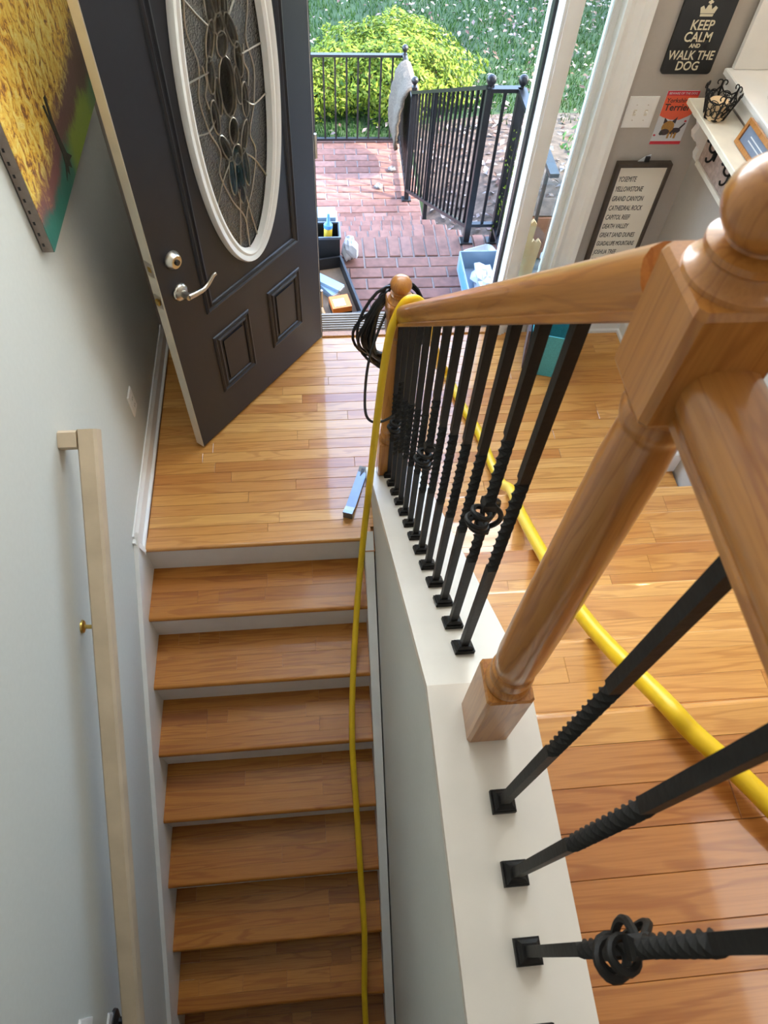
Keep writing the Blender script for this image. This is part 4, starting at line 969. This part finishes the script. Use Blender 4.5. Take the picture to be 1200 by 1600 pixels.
bush('side_shrub', 'feathery green shrub seen through the sidelight window', (3.15, 3.35, -.2), (.45, .5, .42), 3000, .03, 3, leafmat('shrub_leaves', [(.06, .17, .05), (.14, .28, .06), (.25, .34, .10)]))
bush('bed_plant', 'small leafy plant in the mulch bed by the railing', (2.25, 2.75, -.52), (.13, .13, .10), 260, .03, 4)
vine = []
rv = random.Random(5); v = []; f = []
for i in range(240):
    z = rv.uniform(-.12, .6); p = Vector((1.935 + rv.gauss(0, .02), 2.20 + rv.gauss(0, .025), z)); n_ = Vector((rv.uniform(-1, 1), rv.uniform(-1, .2), rv.uniform(-.2, 1))).normalized(); u = n_.orthogonal().normalized(); u = Matrix.Rotation(rv.uniform(0, 6), 3, n_) @ u; w_ = n_.cross(u); s_ = rv.uniform(.008, .016)
    b0 = len(v); v += [p - u * s_, p - w_ * s_ * .5, p + u * s_, p + w_ * s_ * .5]; f.append((b0, b0 + 1, b0 + 2, b0 + 3))
vn = thing('climbing_vine', 'thin leafy vine climbing the corner railing post', 'vine', (1.935, 2.16, PZ)); MB().add(v, f).build('leaves', M_bush, vn)
MB().tube(spline([(1.94, 2.19, PZ), (1.93, 2.21, .1), (1.945, 2.19, .3), (1.93, 2.21, .58)], 5), .003, 5).build('stem', M_card, vn)

# ---- unseen tree added right of the lawn so its crown dapples the grass
rt = random.Random(8); tc_ = Vector((8.9, 6.3, 5.9)); v = []; f = []
for i in range(9000):
    d = Vector((rt.gauss(0, 1), rt.gauss(0, 1), rt.gauss(0, 1))).normalized(); k = rt.random() ** .45
    p = tc_ + Vector((d.x * 3.8, d.y * 2.5, d.z * 2.6)) * k; n_ = Vector((rt.uniform(-1, 1), rt.uniform(-1, 1), rt.uniform(0, 1))).normalized(); u = n_.orthogonal().normalized(); w_ = n_.cross(u); s_ = rt.uniform(.10, .2)
    b0 = len(v); v += [p - u * s_, p - w_ * s_ * .5, p + u * s_, p + w_ * s_ * .5]; f.append((b0, b0 + 1, b0 + 2, b0 + 3))
stt = thing('shade_tree', 'unseen tall leafy tree added right of the lawn for its shade', 'tree', (8.9, 6.3, gz(8.9, 6.3)))
MB().add(v, f).build('crown', M_bush, stt)
tk = MB().tube(spline([(8.9, 6.3, gz(8.9, 6.3) - .1), (8.85, 6.35, 2), (8.95, 6.25, 4.5), (8.9, 6.3, 7)], 5), [.22 - .008 * i for i in range(16)], 10)
for a in range(5): tk.tube(spline([(8.9, 6.3, 3.4 + .3 * a), (8.9 + 1.2 * math.cos(a * 1.3), 6.3 + 1.2 * math.sin(a * 1.3), 4.8 + .2 * a), (8.9 + 2.4 * math.cos(a * 1.3), 6.3 + 1.8 * math.sin(a * 1.3), 5.8)], 4), .06, 6)
tk.build('trunk', M_bark, stt)
# ---- outdoor railings
def post(par, x, y, z0, z1, s_=.018, ball=True, flange=True):
    o = B((x - s_, y - s_, z0), (x + s_, y + s_, z1)).build('post', M_orail, par)
    if ball: MB().lathe([(.012, 0), (.010, .012), (.018, .02), (.026, .035), (.027, .045), (.022, .058), (.008, .068)], (x, y, z1), 14).build('ball_cap', M_orail, o)
    if flange: B((x - .04, y - .035, z0), (x + .04, y + .035, z0 + .012), .004).build('foot_plate', M_orail, o)
def bars(par, a, b, za, zb, ta, tb_, n, r=.0075):
    for k in range(n):
        t_ = (k + 1) / (n + 1); x = a[0] + (b[0] - a[0]) * t_; y = a[1] + (b[1] - a[1]) * t_
        z0 = za + (zb - za) * t_; z1 = ta + (tb_ - ta) * t_
        B((x - r, y - r, z0), (x + r, y + r, z1)).build('baluster', M_orail, par)
orl = thing('porch_railing', 'black metal railing sloping down beside the brick steps', 'railing', (1.73, 2.16, PZ))
PA, PB, PC, PD = (1.735, 2.24), (1.905, 2.24), (1.905, 1.45), (1.585, 3.93)
post(orl, *PA, PZ, .77); post(orl, *PB, PZ, .77); post(orl, *PD, LZ, -.03)
tA, tD = .775, -.075
MB().bar((*PA, tA), (*PD, tD), .045, .02).build('top_rail', M_orail, orl)
MB().bar((PA[0], PA[1], -.045), (PD[0], PD[1], LZ + .085), .03, .02).build('bottom_rail', M_orail, orl)
bars(orl, PA, PD, -.045, LZ + .085, tA, tD, 17)
mx, my = PA[0] + (PD[0] - PA[0]) * .62, PA[1] + (PD[1] - PA[1]) * .62
B((mx - .014, my - .014, -.72), (mx + .014, my + .014, tA + (tD - tA) * .62)).build('post', M_orail, orl)
MB().bar((*PA, .765), (*PB, .765), .04, .02).build('top_rail', M_orail, orl)
MB().bar((*PA, -.03), (*PB, -.03), .03, .02).build('bottom_rail', M_orail, orl); bars(orl, PA, PB, -.03, -.03, .76, .76, 1)
MB().bar((*PB, .765), (*PC, .765), .045, .02).build('top_rail', M_orail, orl)
MB().bar((*PB, -.05), (*PC, -.05), .03, .02).build('bottom_rail', M_orail, orl); bars(orl, PB, PC, -.05, -.05, .76, .76, 7)
fen = thing('end_fence', 'white-lit metal fence along the far edge of the brick landing', 'fence', (.9, 4.83, LZ))
PE, PF = (1.615, 4.83), (-.35, 4.83)
post(fen, *PE, LZ, -.20)
MB().bar((*PE, -.215), (*PF, -.215), .04, .02).build('top_rail', M_orail, fen); MB().bar((*PE, LZ + .03), (*PF, LZ + .03), .03, .02).build('bottom_rail', M_orail, fen)
bars(fen, PF, PE, LZ + .03, LZ + .03, -.215, -.215, 19)
MB().bar((*PE, -.215), (*PD, -.115), .04, .02).build('top_rail', M_orail, fen); MB().bar((*PE, LZ + .06), (*PD, LZ + .06), .03, .02).build('bottom_rail', M_orail, fen)
bars(fen, PE, PD, LZ + .06, LZ + .06, -.215, -.115, 8)
# rug draped over the side rail
rgm = MB(); nu, nv = 14, 26; v = []; f = []
for i in range(nu + 1):
    u = i / nu; y = 4.05 + .55 * u; zt = -.125 - .05 * u; x0 = 1.595
    half = .62 * (1 - .30 * abs(2 * u - 1) ** 2.2)
    for j in range(nv + 1):
        t_ = (j / nv - .5) * 2; d = abs(t_) * half; sgn = 1 if t_ > 0 else -1
        wv = .006 * math.sin(j * 2.1) + .008 * math.sin(u * 9)
        if d < .05: an = d / .05 * PI / 2; x = x0 + sgn * .045 * math.sin(an); z = zt + .03 * math.cos(an)
        else: x = x0 + sgn * (.045 + wv + (.075 if sgn < 0 else .02) * math.sin(min(1, d / .62) * PI * .8)); z = zt - (d - .05)
        v.append((x, y, z))
for i in range(nu):
    for j in range(nv): a = i * (nv + 1) + j; f.append((a, a + 1, a + nv + 2, a + nv + 1))
ro = MB().add(v, f, True).build('draped_rug', M_rug, None, loc=(1.595, 4.3, -.15)); so_ = ro.modifiers.new('thickness', 'SOLIDIFY'); so_.thickness = .022
tag(ro, 'shaggy beige rug draped over the landing rail', 'rug')

# ---- clutter on the porch
# black tool tray
tt = thing('tool_tray', 'shallow black tray of supplies on the porch beside the door', 'tray', (.90, 1.72, PZ))
T_O = Vector((.865, 1.735, PZ + .001)); ROT = .2
def TL(x, y, z=0): return T_O + Matrix.Rotation(ROT, 3, 'Z') @ Vector((x, y, z))
ux_, uy_ = Matrix.Rotation(ROT, 3, 'Z') @ Vector((1, 0, 0)), Matrix.Rotation(ROT, 3, 'Z') @ Vector((0, 1, 0))
def lbox(mb, x0, y0, z0, x1, y1, z1): return mb.prism(rect(x0, y0, x1, y1), TL(0, 0, z0), ux_, uy_, DZ, z1 - z0)
m_ = MB(); lbox(m_, -.12, -.25, 0, .12, .25, .008); lbox(m_, -.125, -.255, 0, -.112, .255, .085); lbox(m_, .112, -.255, 0, .125, .255, .085); lbox(m_, -.112, -.255, 0, .112, -.242, .085); lbox(m_, -.112, .242, 0, .112, .255, .085)
m_.build('tray', M_black, tt); m_ = MB(); lbox(m_, -.111, -.241, .008, .111, .241, .012); m_.build('liner', M_card, tt)
ob = thing('hardware_box', 'small orange and black cardboard box in the porch tray', 'box', TL(.02, -.13, .012)); m_ = MB(); lbox(m_, -.035, -.18, .0135, .075, -.075, .075); m_.build('carton', M_box, ob)
m_ = MB(); lbox(m_, -.036, -.181, .013, .076, -.074, .040); m_.build('dark_band', M_black, ob); m_ = MB(); lbox(m_, -.020, -.165, .0752, .045, -.105, .0762); m_.build('white_label', M_wht, ob)
for i, (a, zz) in enumerate(((.02, .013), (-.02, .036), (.05, .056))):
    bl = thing('blue_pack', ('pale blue shim pack at the bottom of the tray', 'pale blue shim pack in the middle of the tray pile', 'pale blue shim pack on top of the tray pile')[i], 'package', TL(-.03, .06, zz), 'pale blue packs in the porch tray')
    c_ = TL(-.035 + .01 * i, .07, zz); r_ = Matrix.Rotation(ROT + .5 + a * 4, 3, 'Z'); MB().prism(rect(-.03, -.11, .03, .11), c_, r_ @ Vector((1, 0, 0)), r_ @ Vector((0, 1, 0)), DZ, .019).build('sleeve', M_ltblue, bl)
    MB().prism(rect(-.024, -.115, .024, .115), c_ + DZ * .004, r_ @ Vector((1, 0, 0)), r_ @ Vector((0, 1, 0)), DZ, .011).build('shims', M_wht, bl)
wh = MB().tube([TL(-.085, -.225, .04), TL(-.10, .0, .055)], .013, 10).build('wooden_handle', M_offcut, None, loc=TL(-.085, -.225, .027)); tag(wh, 'round pale wooden tool handle at the edge of the porch tray', 'tool handle')
# black bin with caulk tube
bb = thing('black_tote', 'black open tote on the porch holding a caulk tube', 'tote', (.82, 2.12, PZ))
m_ = MB()
for a, b in (((.70, 2.02, PZ + .001), (.93, 2.16, PZ + .012)), ((.70, 2.02, PZ + .012), (.708, 2.16, PZ + .20)), ((.922, 2.02, PZ + .012), (.93, 2.16, PZ + .20)), ((.708, 2.02, PZ + .012), (.922, 2.028, PZ + .20)), ((.708, 2.152, PZ + .012), (.922, 2.16, PZ + .20))): m_.box(a, b)
m_.build('tub', M_black, bb); MB().box((.694, 2.014, PZ + .19), (.702, 2.166, PZ + .205)).box((.928, 2.014, PZ + .19), (.936, 2.166, PZ + .205)).box((.702, 2.014, PZ + .19), (.928, 2.022, PZ + .205)).box((.702, 2.158, PZ + .19), (.928, 2.166, PZ + .205)).build('rim', M_steel, bb)
ct = thing('caulk_tube', 'yellow caulk tube with blue cap standing in the black tote', 'tube', (.86, 2.08, PZ + .014))
ax = Vector((.05, .10, 1)).normalized(); MB().lathe([(.025, 0), (.025, .19), (.022, .195)], (.855, 2.075, PZ + .02), 18, ax).build('cartridge', M_tube, ct); MB().lathe([(.026, .195), (.026, .215), (.012, .23), (.006, .28)], (.855, 2.075, PZ + .02), 16, ax).build('nozzle', M_blue, ct)
cs = thing('cool_box', 'white and blue lidded box with red base on the porch', 'box', (.82, 2.30, PZ))
B((.70, 2.18, PZ + .001), (.92, 2.304, PZ + .06)).build('base', M_red, cs); B((.70, 2.18, PZ + .06), (.925, 2.304, PZ + .19), .01).build('body', M_wht, cs); B((.71, 2.19, PZ + .19), (.915, 2.296, PZ + .215)).build('lid', M_ltblue, cs)
# crumpled white bag between tote and tray
def crumple(name, label, cat, c, r, seed, mat, loc):
    rc = random.Random(seed); v = []; f = []; nu, nv = 14, 9
    for j in range(nv):
        ph = PI * j / (nv - 1)
        for i in range(nu):
            a = 2 * PI * i / nu; k = 1 + rc.uniform(-.22, .22)
            v.append((c[0] + r[0] * k * math.sin(ph) * math.cos(a), c[1] + r[1] * k * math.sin(ph) * math.sin(a), max(loc[2] + .002, c[2] + r[2] * k * math.cos(ph))))
    for j in range(nv - 1):
        for i in range(nu): f.append((j * nu + i, j * nu + (i + 1) % nu, (j + 1) * nu + (i + 1) % nu, (j + 1) * nu + i))
    return tag(MB().add(v, f).build(name, mat, None, loc=loc), label, cat)
crumple('white_rag', 'crumpled white rag draped by the black tote', 'rag', (.995, 2.09, PZ + .07), (.05, .06, .07), 4, M_wht, (.995, 2.09, PZ))
# right side: open carton with plastic, paper tray
cbx = thing('open_carton', 'white and blue open carton with plastic wrap at the right jamb', 'box', (1.76, 1.78, PZ))
m_ = MB()
for a, b in (((1.64, 1.60, PZ + .001), (1.88, 1.97, PZ + .01)), ((1.64, 1.60, PZ + .01), (1.646, 1.97, PZ + .13)), ((1.874, 1.60, PZ + .01), (1.88, 1.97, PZ + .13)), ((1.646, 1.60, PZ + .01), (1.874, 1.606, PZ + .13)), ((1.646, 1.964, PZ + .01), (1.874, 1.97, PZ + .13))): m_.box(a, b)
m_.build('carton', M_ltblue, cbx); B((1.6385, 1.66, PZ + .03), (1.6398, 1.92, PZ + .11)).build('printed_panel', M_blue, cbx)
crumple('plastic_wrap', 'crumpled clear white plastic inside the open carton', 'plastic wrap', (1.77, 1.78, PZ + .08), (.075, .13, .055), 9, M_wht, (1.77, 1.78, PZ + .012))
pl = thing('paper_tray', 'white paint tray with dried brown paint on the porch bricks', 'tray', (1.80, 2.19, PZ))
shell((1.80, 2.09, PZ), .35, [(.085, .045, .03, .002), (.105, .058, .035, .03), (.1, .054, .034, .03), (.082, .042, .028, .006)]).build('tray', M_wht, pl)
crumple('bottle_scrap', 'small white plastic scrap on bricks behind the handrail', 'scrap', (1.60, 1.70, PZ + .02), (.05, .02, .02), 13, M_wht, (1.60, 1.70, PZ))
for i, (x, y) in enumerate(((1.50, 4.36), (1.36, 4.10))):
    crumple('pebble', ('pale stone on the brick landing nearer the railing', 'pale stone on the middle of the brick landing')[i], 'stone', (x, y, LZ + .02), (.035, .03, .022), 20 + i, M_conc, (x, y, LZ))
# offcuts leaning outside the sidelight
for i, (x, y, h, lx) in enumerate(((1.845, 1.50, .66, .02), (1.90, 1.52, .53, .03))):
    oc = thing('wood_offcut', ('taller pale wood offcut leaning outside the sidelight', 'shorter pale wood offcut leaning outside the sidelight')[i], 'board', (x, y, PZ), 'wood offcuts outside the sidelight')
    MB().prism([(-.028, 0), (.028, 0), (.03, h - .01), (.012, h + .012), (0, h - .006), (-.014, h + .01), (-.027, h - .008)], (x, y, PZ + .001), (1, 0, 0), Vector((lx, -.05, 1)).normalized(), (0, 1, 0), .02).build('board', M_offcut, oc)
pln = thing('brown_planter', 'brown wooden planter box outside the sidelight', 'planter', (2.25, 2.16, PZ))
for i in range(4): B((2.04, 2.06, PZ + .002 + i * .07), (2.48, 2.26, PZ + .070 + i * .07), .003).build('plank', M_brownb, pln)
B((2.05, 2.07, PZ + .283), (2.47, 2.25, PZ + .29)).build('soil', M_soil, pln)
jk = thing('hose_bib', 'small white fitting standing on the concrete strip', 'fitting', (2.17, 1.98, PZ))
MB().lathe([(.018, 0), (.018, .03), (.010, .035), (.010, .07), (.022, .072), (.022, .10), (.01, .11)], (2.17, 1.98, PZ - .009), 12).build('body', M_wht, jk)
